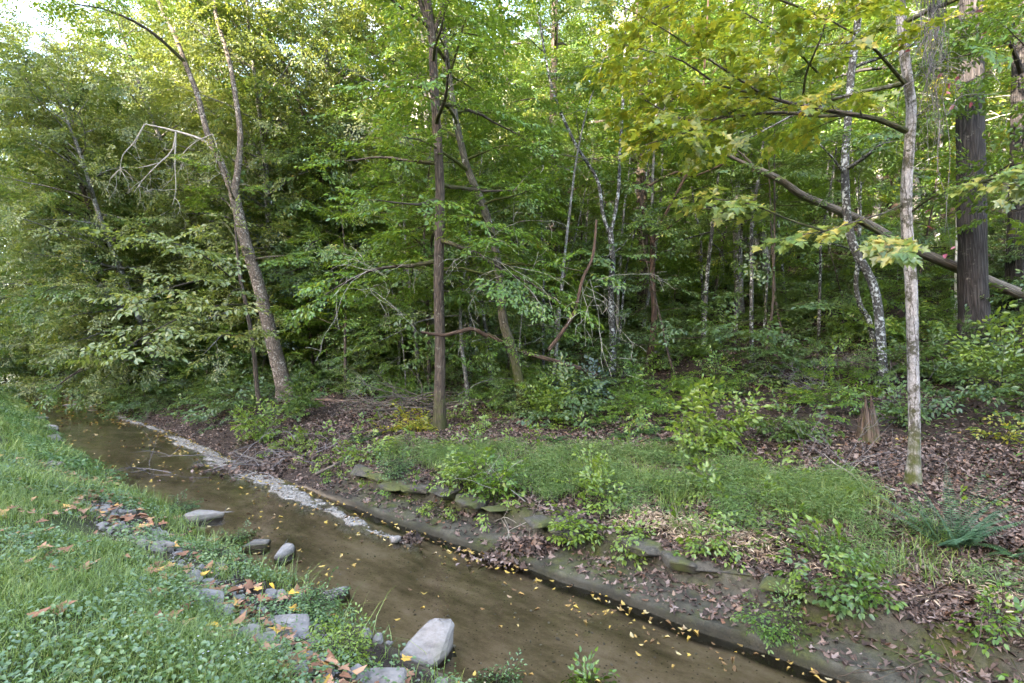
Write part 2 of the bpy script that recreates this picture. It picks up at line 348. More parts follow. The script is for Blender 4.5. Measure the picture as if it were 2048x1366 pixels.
BK = {
    'brown': bark_mat('brown_bark', (.105, .080, .062), (.026, .019, .015), 24, .12, .6, lichen=(.16, .15, .12), lichen_amt=.25, moss=.55),
    'dark': bark_mat('dark_ridged_bark', (.060, .053, .051), (.013, .011, .011), 17, .10, 1.0, lichen=(.12, .11, .10), lichen_amt=.1, moss=.2),
    'grey': bark_mat('grey_bark', (.20, .19, .175), (.07, .064, .058), 30, .3, .3, lichen=(.30, .30, .28), lichen_amt=.5, moss=.4),
    'white': bark_mat('pale_bark', (.36, .33, .315), (.21, .19, .18), 34, .5, .25, lichen=(.060, .056, .036), lichen_amt=.30, lichen_scale=14, moss=.65, bands=.95, blotch=True),
    'lichen': bark_mat('lichen_bark', (.085, .082, .076), (.022, .021, .02), 30, .3, .4, lichen=(.36, .38, .37), lichen_amt=.52, lichen_scale=16, moss=.2),
    'flaky': bark_mat('flaky_bark', (.20, .162, .128), (.045, .035, .028), 34, .22, .8, lichen=(.34, .31, .27), lichen_amt=.42, lichen_scale=18, moss=.35),
    'mossy': bark_mat('mossy_bark', (.13, .115, .085), (.035, .03, .02), 28, .2, .5, lichen=(.52, .53, .50), lichen_amt=.20, lichen_scale=5, moss=1.15),
    'dead': bark_mat('weathered_wood', (.20, .17, .14), (.07, .058, .046), 30, .07, .4),
    'bleached': bark_mat('bleached_twigs', (.42, .39, .34), (.20, .18, .15), 40, .1, .2),
    'rotten': bark_mat('rotten_wood', (.20, .135, .10), (.04, .026, .019), 22, .06, 1.0, moss=.25),
    'red': bark_mat('reddish_wood', (.11, .070, .048), (.035, .022, .016), 30, .1, .4),
    'twig': bark_mat('twig_bark', (.07, .056, .044), (.03, .024, .02), 40, .2, .2),
    'sycamore': bark_mat('sycamore_bark', (.62, .60, .55), (.36, .34, .30), 14, .4, .2, lichen=(.26, .24, .19), lichen_amt=.2, lichen_scale=5),
    'vine': bark_mat('vine_bark', (.20, .18, .175), (.09, .078, .078), 60, .08, .3),
}

# ------------------------------------------------------------------ tree growing
def limb_line(p0, d, L, r, curve=0.0, wob=.10, n=9):
    pts = [np.array(p0, float)]; d = norm(np.array(d, float))
    for k in range(n):
        d = norm(d + np.array([0, 0, curve / n]) + r.normal(0, wob, 3)); pts.append(pts[-1] + d * L / n)
    return np.array(pts)
def dress_limb(pts, r0, spr, wood, r, sub_gap=.42, sub_len=.42, sp_gap=.34, sc=(.8, 1.25), start=.2, sides=5, tip=True, flat=.14):
    """side branches along a limb, sprays of leaves along each side branch"""
    n = len(pts); L = np.linalg.norm(np.diff(pts, axis=0), axis=1).sum(); side = 1 if r.random() < .5 else -1
    q = start * L
    while q < L * .98:
        f = q / L * (n - 1); k = min(int(f), n - 2); p = pts[k] + (pts[k + 1] - pts[k]) * (f - k); td = norm(pts[k + 1] - pts[k])
        lat = np.cross([0, 0, 1.], td); lat = norm(lat) if np.linalg.norm(lat) > .15 else norm(r.normal(0, 1, 3) * np.array([1, 1, 0]))
        a = r.uniform(.65, 1.15); d = td * math.cos(a) + lat * side * math.sin(a); d[2] = d[2] * .5 + r.normal(.03, flat)
        sl = max(.35, L * sub_len * (1.08 - .72 * q / L) * r.uniform(.7, 1.2))
        sp = limb_line(p, d, sl, r, -.15, .09, 5)
        tube(wood, sp, np.linspace(max(.004, r0 * .32 * (1 - .6 * q / L)), .003, 6), 4)
        w = .3
        while w < sl * 1.0:
            g = w / sl * 5; j = min(int(g), 4); pp = sp[j] + (sp[j + 1] - sp[j]) * (g - j); sd = norm(sp[j + 1] - sp[j])
            l2 = norm(np.cross([0, 0, 1.], sd) + 1e-6) * (1 if r.random() < .5 else -1); a2 = r.uniform(.3, 1.0)
            spr.append((pp, sd * math.cos(a2) + l2 * math.sin(a2) + np.array([0, 0, r.normal(0, flat)]), r.uniform(*sc))); w += sp_gap * r.uniform(.7, 1.3)
        spr.append((sp[-1], norm(sp[-1] - sp[-2]), r.uniform(*sc))); side = -side; q += sub_gap * r.uniform(.7, 1.4)
    if tip: spr.append((pts[-1], norm(pts[-1] - pts[-2]), r.uniform(*sc)))
def trunk_crown(r, line, rad, wood, spr, z0, nlimb, Lrange, elev=(.0, .7), curve=-.3, bias=None, bias_w=0.0, shape=lambda p: 1.0, zmax=None, **kw):
    """limbs from height z0 (above the foot) to the top, dressed with sprays"""
    zs = line[:, 2] - line[0, 2]; top = zs[-1]; az = r.uniform(0, 6.28)
    for i in range(nlimb):
        p = (i + r.uniform(0, .8)) / nlimb; z = z0 + (top - z0) * p
        if zmax is not None and z > zmax and r.random() < .7: continue
        k = min(np.searchsorted(zs, z), len(line) - 1); c = line[k]; az += 2.4 + r.normal(0, .35)
        d = np.array([math.cos(az), math.sin(az), 0])
        if bias is not None: d = norm(d + np.append(bias, 0) * bias_w)
        e = elev[0] + (elev[1] - elev[0]) * p + r.normal(0, .12); L = r.uniform(*Lrange) * shape(p)
        d = np.append(d[:2] * math.cos(e), math.sin(e)); pts = limb_line(c, d, L, r, curve * (1 - .5 * p), .09, 9)
        r0 = min(rad[k] * .55, .012 + .016 * L); tube(wood, pts, np.linspace(r0, .006, 10), 6)
        dress_limb(pts, r0, spr, wood, r, **kw)
    spr.append((line[-1], np.array([.1, 0, 1.]), 1.0))

# ================================================================== SETTING
def axis(parts):
    out = [parts[0][0]]
    for a, b, st_ in parts: out += list(np.linspace(a, b, max(2, int(round((b - a) / st_)) + 1))[1:])
    return np.array(out)
def build_ground():
    sv = axis([(-300, -60, 40), (-60, -12, 2.0), (-12, -2, .25), (-2, 14, .075), (14, 45, .25), (45, 90, 1.5), (90, 400, 30)])
    tv = axis([(-300, -40, 40), (-40, -4, 1.5), (-4, 0, .2), (0, 2.6, .06), (2.6, 4.6, .06), (4.6, 6.4, .03), (6.4, 12, .09), (12, 30, .3), (30, 90, 1.2), (90, 400, 20)])
    # let the across-lines follow the creek, so the ledge edge runs along mesh edges
    S, T = np.meshgrid(sv, tv, indexing='ij')
    off = (t_right(S) - 4.81) * sstep(0, 4.0, T) * sstep(80, 20, T); T = T + off
    X, Y = xy(S, T); Z = H(X, Y)
    ns, nt_ = S.shape; i, j = np.meshgrid(np.arange(ns - 1), np.arange(nt_ - 1), indexing='ij')
    Fq = np.stack([i * nt_ + j, i * nt_ + j + 1, (i + 1) * nt_ + j + 1, (i + 1) * nt_ + j], -1).reshape(-1, 4)
    mb = MB(); mb.add(np.stack([X, Y, Z], -1).reshape(-1, 3), Fq[:, ::-1])
    q = T - t_left(S); r = T - t_right(S)
    stony = sstep(-1.6, -1.2, q) * sstep(.0, -.3, q) * sstep(15, 11, S); lawn = (1 - .85 * stony) * sstep(-.35, -1.1, q + .25 * fbm(S * 2, T * 2, 31)); bed = sstep(-.25, .0, q) * sstep(.06, .02, r)
    gm = gravel(S, T, r) * sstep(.05, -.03, r)
    slab = sstep(-.03, .0, r) * sstep(1.15, .7, r + .25 * fbm(S * 1.7, T * 1.7, 33)) * sstep(9.5, 7, S)
    o = mb.obj('ground', ground_mat())
    a = o.data.attributes.new('zone', 'FLOAT_COLOR', 'POINT')
    a.data.foreach_set('color', np.stack([lawn, bed, slab, gm], -1).astype(np.float32).ravel())
    a = o.data.attributes.new('creek', 'FLOAT_VECTOR', 'POINT'); a.data.foreach_set('vector', np.stack([S, T, Z], -1).astype(np.float32).ravel())
    structure(o)
def ground_mat():
    m, nt, out = new_mat('ground_soil')
    z = nd(nt, 'ShaderNodeAttribute'); z.attribute_name = 'zone'; sp = nd(nt, 'ShaderNodeSeparateColor'); nt.links.new(z.outputs['Color'], sp.inputs[0])
    c = nd(nt, 'ShaderNodeAttribute'); c.attribute_name = 'creek'; cv = c.outputs['Vector']
    n1 = noise(nt, cv, 1.6, 5, .6); n2 = noise(nt, cv, 14, 5, .65); n3 = noise(nt, cv, 60, 3)
    litter = ramp(nt, mth(nt, 'ADD', mth(nt, 'MULTIPLY', n2, .7), mth(nt, 'MULTIPLY', n3, .3)), [(.3, (.010, .007, .006)), (.5, (.030, .020, .015)), (.62, (.062, .042, .030)), (.75, (.11, .078, .056))])
    moss_f = ramp(nt, noise(nt, cv, .9, 4, .6), [(.58, (0, 0, 0)), (.70, (.8, .8, .8))])
    litter = mixc(nt, moss_f, litter, ramp(nt, n2, [(.3, (.02, .026, .008)), (.7, (.06, .075, .016))]))
    grass = ramp(nt, n2, [(.3, (.02, .03, .008)), (.6, (.05, .065, .018)), (.8, (.10, .075, .04))])
    mp = nd(nt, 'ShaderNodeMapping'); mp.inputs['Scale'].default_value = (.6, 1.25, 1); nt.links.new(cv, mp.inputs[0])
    b1 = noise(nt, mp.outputs[0], 1.5, 5, .6); b2 = noise(nt, mp.outputs[0], 9, 4, .6)
    b3 = noise(nt, cv, 34, 5, .7); bed = ramp(nt, mth(nt, 'ADD', mth(nt, 'ADD', mth(nt, 'MULTIPLY', b1, .6), mth(nt, 'MULTIPLY', b2, .25)), mth(nt, 'MULTIPLY', b3, .15)), [(.34, (.050, .042, .022)), (.44, (.115, .090, .056)), (.54, (.205, .158, .110)), (.66, (.30, .24, .185))])
    vo = nd(nt, 'ShaderNodeTexVoronoi'); vo.inputs['Scale'].default_value = 17; nt.links.new(cv, vo.inputs['Vector'])
    dot = ramp(nt, vo.outputs['Distance'], [(.13, (1, 1, 1)), (.17, (0, 0, 0))])
    bed = mixc(nt, mth(nt, 'MULTIPLY', dot, .8), bed, (.012, .010, .008))
    pale = ramp(nt, mth(nt, 'ADD', mth(nt, 'MULTIPLY', b2, .5), mth(nt, 'MULTIPLY', b3, .5)), [(.38, (.09, .078, .06)), (.5, (.19, .172, .148)), (.62, (.30, .28, .25))])
    bed = mixc(nt, ramp(nt, mth(nt, 'ADD', z.outputs['Alpha'], mth(nt, 'MULTIPLY_ADD', b3, .8, -.4)), [(.3, (0, 0, 0)), (.75, (1, 1, 1))]), bed, pale)
    n4 = noise(nt, cv, 150, 4, .7); slab = ramp(nt, mth(nt, 'ADD', mth(nt, 'ADD', mth(nt, 'MULTIPLY', n1, .4), mth(nt, 'MULTIPLY', n2, .3)), mth(nt, 'MULTIPLY', n4, .3)), [(.38, (.016, .015, .011)), (.47, (.042, .039, .028)), (.55, (.075, .068, .050)), (.66, (.13, .12, .095))])
    sm = ramp(nt, noise(nt, cv, 2.2, 5, .65), [(.46, (0, 0, 0)), (.62, (.85, .85, .85))])
    slab = mixc(nt, sm, slab, ramp(nt, n3, [(.3, (.025, .031, .008)), (.7, (.075, .085, .018))]))
    cz = nd(nt, 'ShaderNodeSeparateXYZ'); nt.links.new(cv, cz.inputs[0])       # the foot of the slab stays wet
    wet = ramp(nt, mth(nt, 'MULTIPLY_ADD', n2, .05, mth(nt, 'SUBTRACT', -2.535, cz.outputs[2])), [(.0, (0, 0, 0)), (.05, (.8, .8, .8))]); slab = mixc(nt, wet, slab, (.022, .019, .012))
    col = mixc(nt, sp.outputs[0], litter, grass); col = mixc(nt, sp.outputs[1], col, bed); col = mixc(nt, sp.outputs[2], col, slab)
    b = nd(nt, 'ShaderNodeBsdfPrincipled'); b.inputs['Roughness'].default_value = .9; b.inputs['Specular IOR Level'].default_value = .2; nt.links.new(col, b.inputs['Base Color'])
    bp = nd(nt, 'ShaderNodeBump'); bp.inputs['Strength'].default_value = .7; bp.inputs['Distance'].default_value = .02
    nt.links.new(mth(nt, 'ADD', n2, mth(nt, 'MULTIPLY', n3, .4)), bp.inputs['Height']); nt.links.new(bp.outputs[0], b.inputs['Normal']); nt.links.new(b.outputs[0], out.inputs[0])
    return m
def build_water():
    m, nt, out = new_mat('creek_water'); p = gpos(nt)
    n1 = noise(nt, p, 5, 3); n2 = noise(nt, p, 1.2, 2)
    bp = nd(nt, 'ShaderNodeBump'); bp.inputs['Strength'].default_value = .4; bp.inputs['Distance'].default_value = .05
    nt.links.new(mth(nt, 'ADD', mth(nt, 'MULTIPLY', n1, .35), n2), bp.inputs['Height'])
    fr = nd(nt, 'ShaderNodeFresnel'); fr.inputs['IOR'].default_value = 1.33; nt.links.new(bp.outputs[0], fr.inputs['Normal'])
    tr = nd(nt, 'ShaderNodeBsdfTransparent'); tr.inputs[0].default_value = (.86, .80, .68, 1)
    gl = nd(nt, 'ShaderNodeBsdfGlossy'); gl.inputs['Roughness'].default_value = .04; gl.inputs[0].default_value = (1, 1, 1, 1); nt.links.new(bp.outputs[0], gl.inputs['Normal'])
    mx = nd(nt, 'ShaderNodeMixShader'); nt.links.new(fr.outputs[0], mx.inputs[0]); nt.links.new(tr.outputs[0], mx.inputs[1]); nt.links.new(gl.outputs[0], mx.inputs[2]); nt.links.new(mx.outputs[0], out.inputs[0])
    sv = axis([(-60, -10, 2), (-10, 50, .5), (50, 140, 3)]); w = np.linspace(0, 1, 9)
    S = np.repeat(sv[:, None], 9, 1); T = (t_left(sv) - .35)[:, None] * (1 - w) + (t_right(sv) + .02)[:, None] * w
    X, Y = xy(S, T); n = len(sv); i, j = np.meshgrid(np.arange(n - 1), np.arange(8), indexing='ij')
    mb = MB(); mb.add(np.stack([X, Y, np.full_like(X, WATER_Z)], -1).reshape(-1, 3), np.stack([i * 9 + j, i * 9 + 9 + j, i * 9 + 10 + j, i * 9 + 1 + j], -1).reshape(-1, 4)[:, ::-1])
    structure(mb.obj('water', m))
build_ground(); build_water()

# ------------------------------------------------------------------ loose leaves, grass, ground cover (stuff)
LIT = plain_mat('fallen_leaf_browns', [(0, (.020, .014, .012)), (.25, (.055, .036, .028)), (.48, (.105, .070, .055)), (.65, (.165, .115, .092)), (.78, (.235, .18, .155)), (.86, (.155, .072, .038)), (.94, (.25, .185, .14)), (1, (.42, .28, .06))])
YEL = plain_mat('fallen_leaf_yellows', [(0, (.05, .03, .018)), (.3, (.13, .075, .03)), (.5, (.26, .165, .05)), (.7, (.36, .25, .05)), (.88, (.32, .26, .15)), (1, (.16, .06, .03))])
def scatter_leaves(name, x, y, z, sizes, mat, r, lobed=.28, tilt=.35, lift=.01, curl=.5):
    mb = MB(); n = len(x); d = np.stack([np.cos(a := r.uniform(0, 6.28, n)), np.sin(a), r.normal(0, tilt, n)], -1); R = frames(d, tilt, r)
    pos = np.stack([x, y, z + lift], -1); k = r.random(n)
    for lo, hi, (V, Fc) in ((0, lobed, leaf_maple(1.0, curl)), (lobed, lobed + (1 - lobed) / 2, leaf_oval(1.0, .45, .45, .3)), (lobed + (1 - lobed) / 2, 1.01, leaf_oval(1.0, .6, -.25, -.2))):
        m = (k >= lo) & (k < hi)
        if m.any(): mb.add(*stamp(V, Fc, pos[m], R[m], sizes[m]))
    return stuff(mb.obj(name, mat))
def in_view(x, y, m=1.06): return (y > .8) & (np.abs(x) < y * .93 * m + .6)
def litter():
    r = np.random.default_rng(5); X = []; 
    for n, s0, s1, r0, r1 in ((70000, -3, 14, .55, 6), (64000, -8, 26, 3, 14), (44000, -14, 40, 10, 34), (5000, -2, 9, .08, .9), (26000, 8.5, 32, -.05, 4.0), (26000, -3.5, 2.8, .45, 2.8), (24000, -3.5, 1.6, .6, 2.4)):
        s = r.uniform(s0, s1, n); t = t_right(s) + r.uniform(r0, r1, n); x, y = xy(s, t); k = in_view(x, y) & (fbm(s * .8, t * .8, 41) + r.normal(0, .35, n) > -.25); X.append(np.stack([x[k], y[k]], -1))
    X = np.concatenate(X); x, y = X.T; d = np.hypot(x, y)
    scatter_leaves('leaf_litter', x, y, H(x, y), (.03 + .095 * r.beta(1.3, 2.6, len(x))) * np.interp(d, [4, 15, 40], [.85, 1.0, 1.5]), LIT, r)
    # yellow leaves afloat and on the bed
    n = 2700; s = r.uniform(-1, 34, n); w = r.random(n); w = np.where(r.random(n) < .6, 1 - .30 * w ** 2, w); t = t_left(s) * (1 - w) + t_right(s) * w
    x, y = xy(s, t); k = in_view(x, y) & (fbm(s * 1.1, t * 2.2, 42) + r.normal(0, .25, n) > -.05); x, y = x[k], y[k]
    h = np.maximum(H(x, y), WATER_Z)
    scatter_leaves('floating_leaves', x, y, h, r.uniform(.03, .078, len(x)) * np.interp(y, [4, 20], [1, 1.5]), YEL, r, .06, .07, .004)
    n = 2600; s = r.uniform(-2, 13, n); t = t_left(s) + np.where(r.random(n) < .5, r.normal(-.85, .25, n), r.uniform(-2.7, -.1, n)); x, y = xy(s, t); k = in_view(x, y) & (fbm(s * 1.2, t * 1.2, 43) + r.normal(0, .3, n) > .16); x, y = x[k], y[k]
    scatter_leaves('lawn_leaves', x, y, H(x, y), r.uniform(.06, .15, len(x)), plain_mat('lawn_leaf_colours', [(0, (.10, .05, .03)), (.4, (.24, .11, .06)), (.75, (.36, .20, .12)), (.9, (.52, .30, .04)), (1, (.5, .42, .1))]), r, .7, .16, .06, .22)
litter()
def blade_template(bend, wd=1.0):
    z = np.array([0, .4, .75, 1.0]); x = bend * z ** 2; w = np.array([.5, .45, .28, .0]) * wd
    V = np.array([[x[0], -w[0], z[0]], [x[0], w[0], z[0]], [x[1], -w[1], z[1]], [x[1], w[1], z[1]], [x[2], -w[2], z[2] - .06 * abs(bend)], [x[2], w[2], z[2] - .06 * abs(bend)], [x[3], 0, z[3] - .25 * abs(bend)]])
    return V, np.array([[0, 1, 3, 2], [2, 3, 5, 4]]), np.array([[4, 5, 6]])
GR = leaf_mat('grass_green', [(0, (.045, .085, .016)), (.4, (.105, .165, .026)), (.7, (.165, .23, .042)), (.9, (.26, .29, .085)), (1, (.36, .29, .15))], trans=.30, tcol=(.25, .36, .04), gloss=.04, patch=.3, pscale=1.2)
def grass(name, patches, far=False):
    r = np.random.default_rng(6); mb = MB()
    for n, s0, s1, q0, q1, h0, h1, wd in patches:
        s = r.uniform(s0, s1, n); t = (t_right(s) if far else t_left(s)) + r.uniform(q0, q1, n); x, y = xy(s, t); q = t - t_left(s)
        k = in_view(x, y) & (fbm(s * 1.4, t * 1.4, 51) + r.normal(0, .22, n) > np.interp(q, [-1.9, -1.25, -1.0, -.6, -.3], [-.22, .0, .48, .36, .12]) * np.where(s < 13, 1, 0)) if not far else in_view(x, y) & stilt_lim(s, t) & (fbm(s * 1.3, t * 1.3, 53) + r.normal(0, .25, n) > .14); x, y, q = x[k], y[k], q[k]; n = len(x)
        h = r.uniform(h0, h1, n) * (1 + .5 * fbm(x * 1.1, y * 1.1, 52)); bends = r.integers(0, 4, n); a = r.uniform(0, 6.28, n)
        for j, b in enumerate((.3, .7, 1.1, 1.5)):
            m = bends == j; V, Fq, Ft = blade_template(b); c, sn = np.cos(a[m]), np.sin(a[m])
            R = np.zeros((m.sum(), 3, 3)); R[:, 0, 0] = c * h[m]; R[:, 1, 0] = sn * h[m]; R[:, 0, 1] = -sn * wd * 2; R[:, 1, 1] = c * wd * 2; R[:, 2, 2] = h[m]
            pos = np.stack([x[m], y[m], H(x[m], y[m]) - .005], -1)
            Vs = np.einsum('mij,nj->mni', R, V) + pos[:, None]; kk = (np.arange(m.sum()) * 7)[:, None, None]; nv = mb.n
            mb.add(Vs.reshape(-1, 3), (Fq[None] + kk).reshape(-1, 4)); 
            f3 = (Ft[None] + kk).reshape(-1, 3) + nv; mb.loops.append(f3.ravel()); mb.tot.append(np.full(len(f3), 3, np.int32)); mb.mat.append(np.zeros(len(f3), np.int32))
    stuff(mb.obj(name, GR))
def stilt_lim(s, t):
    r_ = t - t_right(s); return (r_ > 1.0 + .35 * fbm(s * 2, t * 0, 71)) & (r_ < np.interp(s, [-3, -.2, .7, 1.5, 4, 6, 8], [1.0, 1.2, 2.4, 3.6, 3.7, 2.8, 1.8]))
grass('grass', ((230000, -4.5, 11, -4.0, -.25, .05, .15, .0024), (80000, 9, 40, -3.6, -.2, .12, .26, .0055), (9000, -2, 12, -1.1, .0, .12, .34, .0035), (5000, 12, 40, -.6, -.05, .15, .35, .007)))
grass('bank_grass', ((60000, -2, 8.5, .9, 4.2, .08, .26, .0035), (9000, -2, 9, .8, 5, .15, .38, .003)), True)
def cover(name, mat, n, s0, s1, d0, d1, edge, leaf, ratio, hgt, seed, thresh, nscale=1.2, lobed=False, limit=None):
    """low broad leaves on short stalks, growing in drifts"""
    r = np.random.default_rng(seed); s = r.uniform(s0, s1, n); t = edge(s) + r.uniform(d0, d1, n); x, y = xy(s, t)
    k = in_view(x, y) & (fbm(s * nscale, t * nscale, seed) + r.normal(0, .12, n) > thresh)
    if limit is not None: k &= limit(s, t)
    x, y = x[k], y[k]; n = len(x); a = r.uniform(0, 6.28, n); mb = MB()
    z = H(x, y) + hgt * r.uniform(.25, 1, n) * (1 + .5 * fbm(x * 2, y * 2, seed + 1)); d = np.stack([np.cos(a), np.sin(a), r.normal(-.1, .25, n)], -1)
    V, Fc = leaf_maple(leaf) if lobed else leaf_oval(leaf, leaf * ratio)
    mb.add(*stamp(V, Fc, np.stack([x, y, z], -1), frames(d, .3, r), r.uniform(.5, 1.2, n)))
    return stuff(mb.obj(name, mat))
CLV = leaf_mat('clover_leaves', [(0, (.034, .073, .018)), (.6, (.078, .14, .03)), (1, (.16, .215, .055))], trans=.25, tcol=(.2, .35, .08), gloss=.07)
cover('clover', CLV, 66000, -4.5, 14, -4.0, -1.2, t_left, .034, .8, .16, 61, .06)
cover('creeping_weeds', CLV, 26000, -2, 12, -1.5, -.1, t_left, .034, .7, .14, 62, .10, 1.6)
EDGE = leaf_mat('bank_weed_leaves', [(0, (.03, .075, .02)), (.6, (.075, .15, .03)), (1, (.17, .24, .06))], trans=.3, tcol=(.2, .34, .05))
cover('trailing_weeds', EDGE, 22000, 12, 40, -1.0, .05, t_left, .07, .6, .22, 63, -.1)
STILT = leaf_mat('stilt_grass_leaves', [(0, (.055, .105, .024)), (.5, (.11, .185, .04)), (.82, (.18, .25, .07)), (1, (.32, .28, .12))], trans=.3, tcol=(.18, .32, .05))
cover('stilt_grass', STILT, 190000, -3, 8.5, .7, 4.2, t_right, .060, .16, .26, 72, -.02, 2.2, limit=stilt_lim)
DRY = plain_mat('dry_stalk_leaves', [(0, (.16, .10, .06)), (.5, (.36, .26, .17)), (1, (.52, .42, .30))])
cover('dry_grass', DRY, 9000, -3, 3.6, .75, 1.25, t_right, .075, .2, .12, 73, .02, 1.6)
cover('moss_sprigs', EDGE, 16000, -3, 30, .9, 7, t_right, .05, .5, .10, 74, .16, .9)
cover('woodland_herbs', LM['green'], 85000, -14, 34, 4.5, 24, t_right, .10, .55, .28, 75, -.02, .5)

# ------------------------------------------------------------------ rocks
def rock_mat(name, a, b, c):
    m, nt, out = new_mat(name); tc = nd(nt, 'ShaderNodeTexCoord'); v = tc.outputs['Object']
    mp = nd(nt, 'ShaderNodeMapping'); mp.inputs['Scale'].default_value = (1, 1, 3.5); nt.links.new(v, mp.inputs[0])
    n1 = noise(nt, mp.outputs[0], 5, 6, .65); n2 = noise(nt, v, 40, 4, .7)
    f = mth(nt, 'ADD', mth(nt, 'MULTIPLY', n1, .75), mth(nt, 'MULTIPLY', n2, .25)); col = ramp(nt, f, [(.34, a), (.5, b), (.68, c)])
    st_ = ramp(nt, noise(nt, v, 2.6, 4), [(.56, (0, 0, 0)), (.68, (.6, .6, .6))]); col = mixc(nt, st_, col, (.10, .095, .06))
    gz = nd(nt, 'ShaderNodeSeparateXYZ'); nt.links.new(gpos(nt), gz.inputs[0])      # wet, silty band at the waterline
    wet = ramp(nt, mth(nt, 'ADD', mth(nt, 'SUBTRACT', WATER_Z + .045, gz.outputs[2]), mth(nt, 'MULTIPLY', n1, .05)), [(.02, (0, 0, 0)), (.06, (.85, .85, .85))]); col = mixc(nt, wet, col, (.04, .034, .022))
    b_ = nd(nt, 'ShaderNodeBsdfPrincipled'); b_.inputs['Roughness'].default_value = .85; nt.links.new(col, b_.inputs['Base Color'])
    bp = nd(nt, 'ShaderNodeBump'); bp.inputs['Strength'].default_value = .6; bp.inputs['Distance'].default_value = .02; nt.links.new(f, bp.inputs['Height']); nt.links.new(bp.outputs[0], b_.inputs['Normal'])
    nt.links.new(b_.outputs[0], out.inputs[0]); return m
RK = [rock_mat('pale_limestone', (.105, .09, .078), (.175, .156, .14), (.245, .224, .206)), rock_mat('grey_stone', (.085, .076, .07), (.16, .148, .138), (.24, .225, .21))]
def rock(label, loc, size, rz, seed, mat, name='rock', group=None, tilt=(0, 0)):
    r = np.random.default_rng(seed); bm = bmesh.new()
    for _ in range(16):
        p = r.normal(0, 1, 3); p = p / np.max(np.abs(p)) * .5 * r.uniform(.82, 1.0); bm.verts.new(p * np.array(size))
    bmesh.ops.convex_hull(bm, input=bm.verts[:])
    for v in [v for v in bm.verts if not v.link_faces]: bm.verts.remove(v)
    bmesh.ops.bevel(bm, geom=bm.edges[:], offset=min(size) * .06, segments=1, affect='EDGES')
    bmesh.ops.triangulate(bm, faces=bm.faces[:]); bmesh.ops.subdivide_edges(bm, edges=bm.edges[:], cuts=2, use_grid_fill=True)
    bm.normal_update(); k = min(size)
    for v in bm.verts:
        c = v.co; d = float(fbm(c.x / k * 1.6 + seed, c.y / k * 1.6 + c.z / k * 2.1, seed % 50, 3)); v.co += v.normal * d * k * .07
    me = bpy.data.meshes.new(name); bm.to_mesh(me); bm.free(); me.polygons.foreach_set('use_smooth', [False] * len(me.polygons)); me.materials.append(mat)
    o = bpy.data.objects.new(name, me); COL.objects.link(o); o.location = loc; o.rotation_euler = (tilt[0], tilt[1], rz); return tag(o, label, 'rock', group)
def rocks():
    spec = [  # u, v of the foot, size, turn, label
        (856, 1322, (.46, .40, .33), .5, 'large pale flat-topped boulder at water edge, lowest in the picture', 0),
        (406, 1052, (.40, .30, .24), -.3, 'pale squarish boulder jutting from the grass bank into the creek', 0),
        (572, 1122, (.30, .26, .24), .8, 'rounded grey boulder at water edge between two weedy clumps', 1),
        (330, 1100, (.22, .17, .15), .2, 'small whitish stone among red leaves on the grass bank', 0),
        (318, 1072, (.28, .16, .12), -.5, 'low grey stone just above the small whitish stone', 1),
        (400, 1205, (.34, .26, .16), .3, 'broken grey stone with a yellow leaf on top, lawn edge', 1),
        (436, 1232, (.30, .22, .14), -.2, 'flat chipped stone set into the lawn edge', 1),
        (560, 1262, (.52, .26, .18), -.45, 'long grey slab of rock among brown leaves', 1),
        (486, 1282, (.26, .2, .13), .9, 'pale broken stone below the long grey slab', 0),
        (520, 1296, (.22, .16, .12), .1, 'small pale stone beside white flowers at lawn edge', 0),
        (672, 1204, (.26, .22, .20), .4, 'grey stone at water edge behind orange-flowered weeds', 1),
        (765, 1375, (.30, .2, .14), .2, 'pale stone half buried in grass beside the large boulder', 0),
        (510, 1103, (.34, .26, .18), .2, 'dark stone overgrown with weeds near the rounded boulder', 1),
        (95, 862, (.55, .4, .28), .3, 'grey rock at the far left water edge', 1),
        (110, 882, (.5, .36, .22), 1.0, 'rock lying in water below the far left grass', 1),
        (76, 845, (.5, .4, .26), -.6, 'small dark rock farthest up the left bank', 1),
        (110, 935, (.5, .26, .16), -.7, 'pale flat rock poking out of tall bank grass', 0),
        (150, 812, (.8, .3, .12), .2, 'flat pale rock in shallow water at the far bend', 0)]
    for k, (u, v, sz, rz, lab, mi) in enumerate(spec):
        p = G(u, v); rock(lab, (p[0], p[1], p[2] + sz[2] * (.30 if k in (0, 1, 2) else .18)), tuple(1.22 * q for q in sz), rz, 300 + k * 7, RK[mi])
    p = G(800, 1082); rock('small pale stone with wet leaves caught on it in midstream', (p[0] - .05, p[1], WATER_Z + .02), (.16, .13, .12), .3, 903, RK[0])
    r = np.random.default_rng(77)
    for k in range(150):
        s = r.uniform(.8, 9); q = r.normal(-.95, .16) if k < 115 else r.uniform(-1.2, -.05); x, y = xy(s, t_left(s) + q); z = float(H(x, y)) + .01; w = r.uniform(.06, .17)
        rock('small grey stone half buried in weeds along the near bank', (x, y, z + w * .1), (w, w * .75, w * .55), r.uniform(0, 6), 500 + k, RK[k % 2], 'stone', 'small stones along the near bank')
rocks()
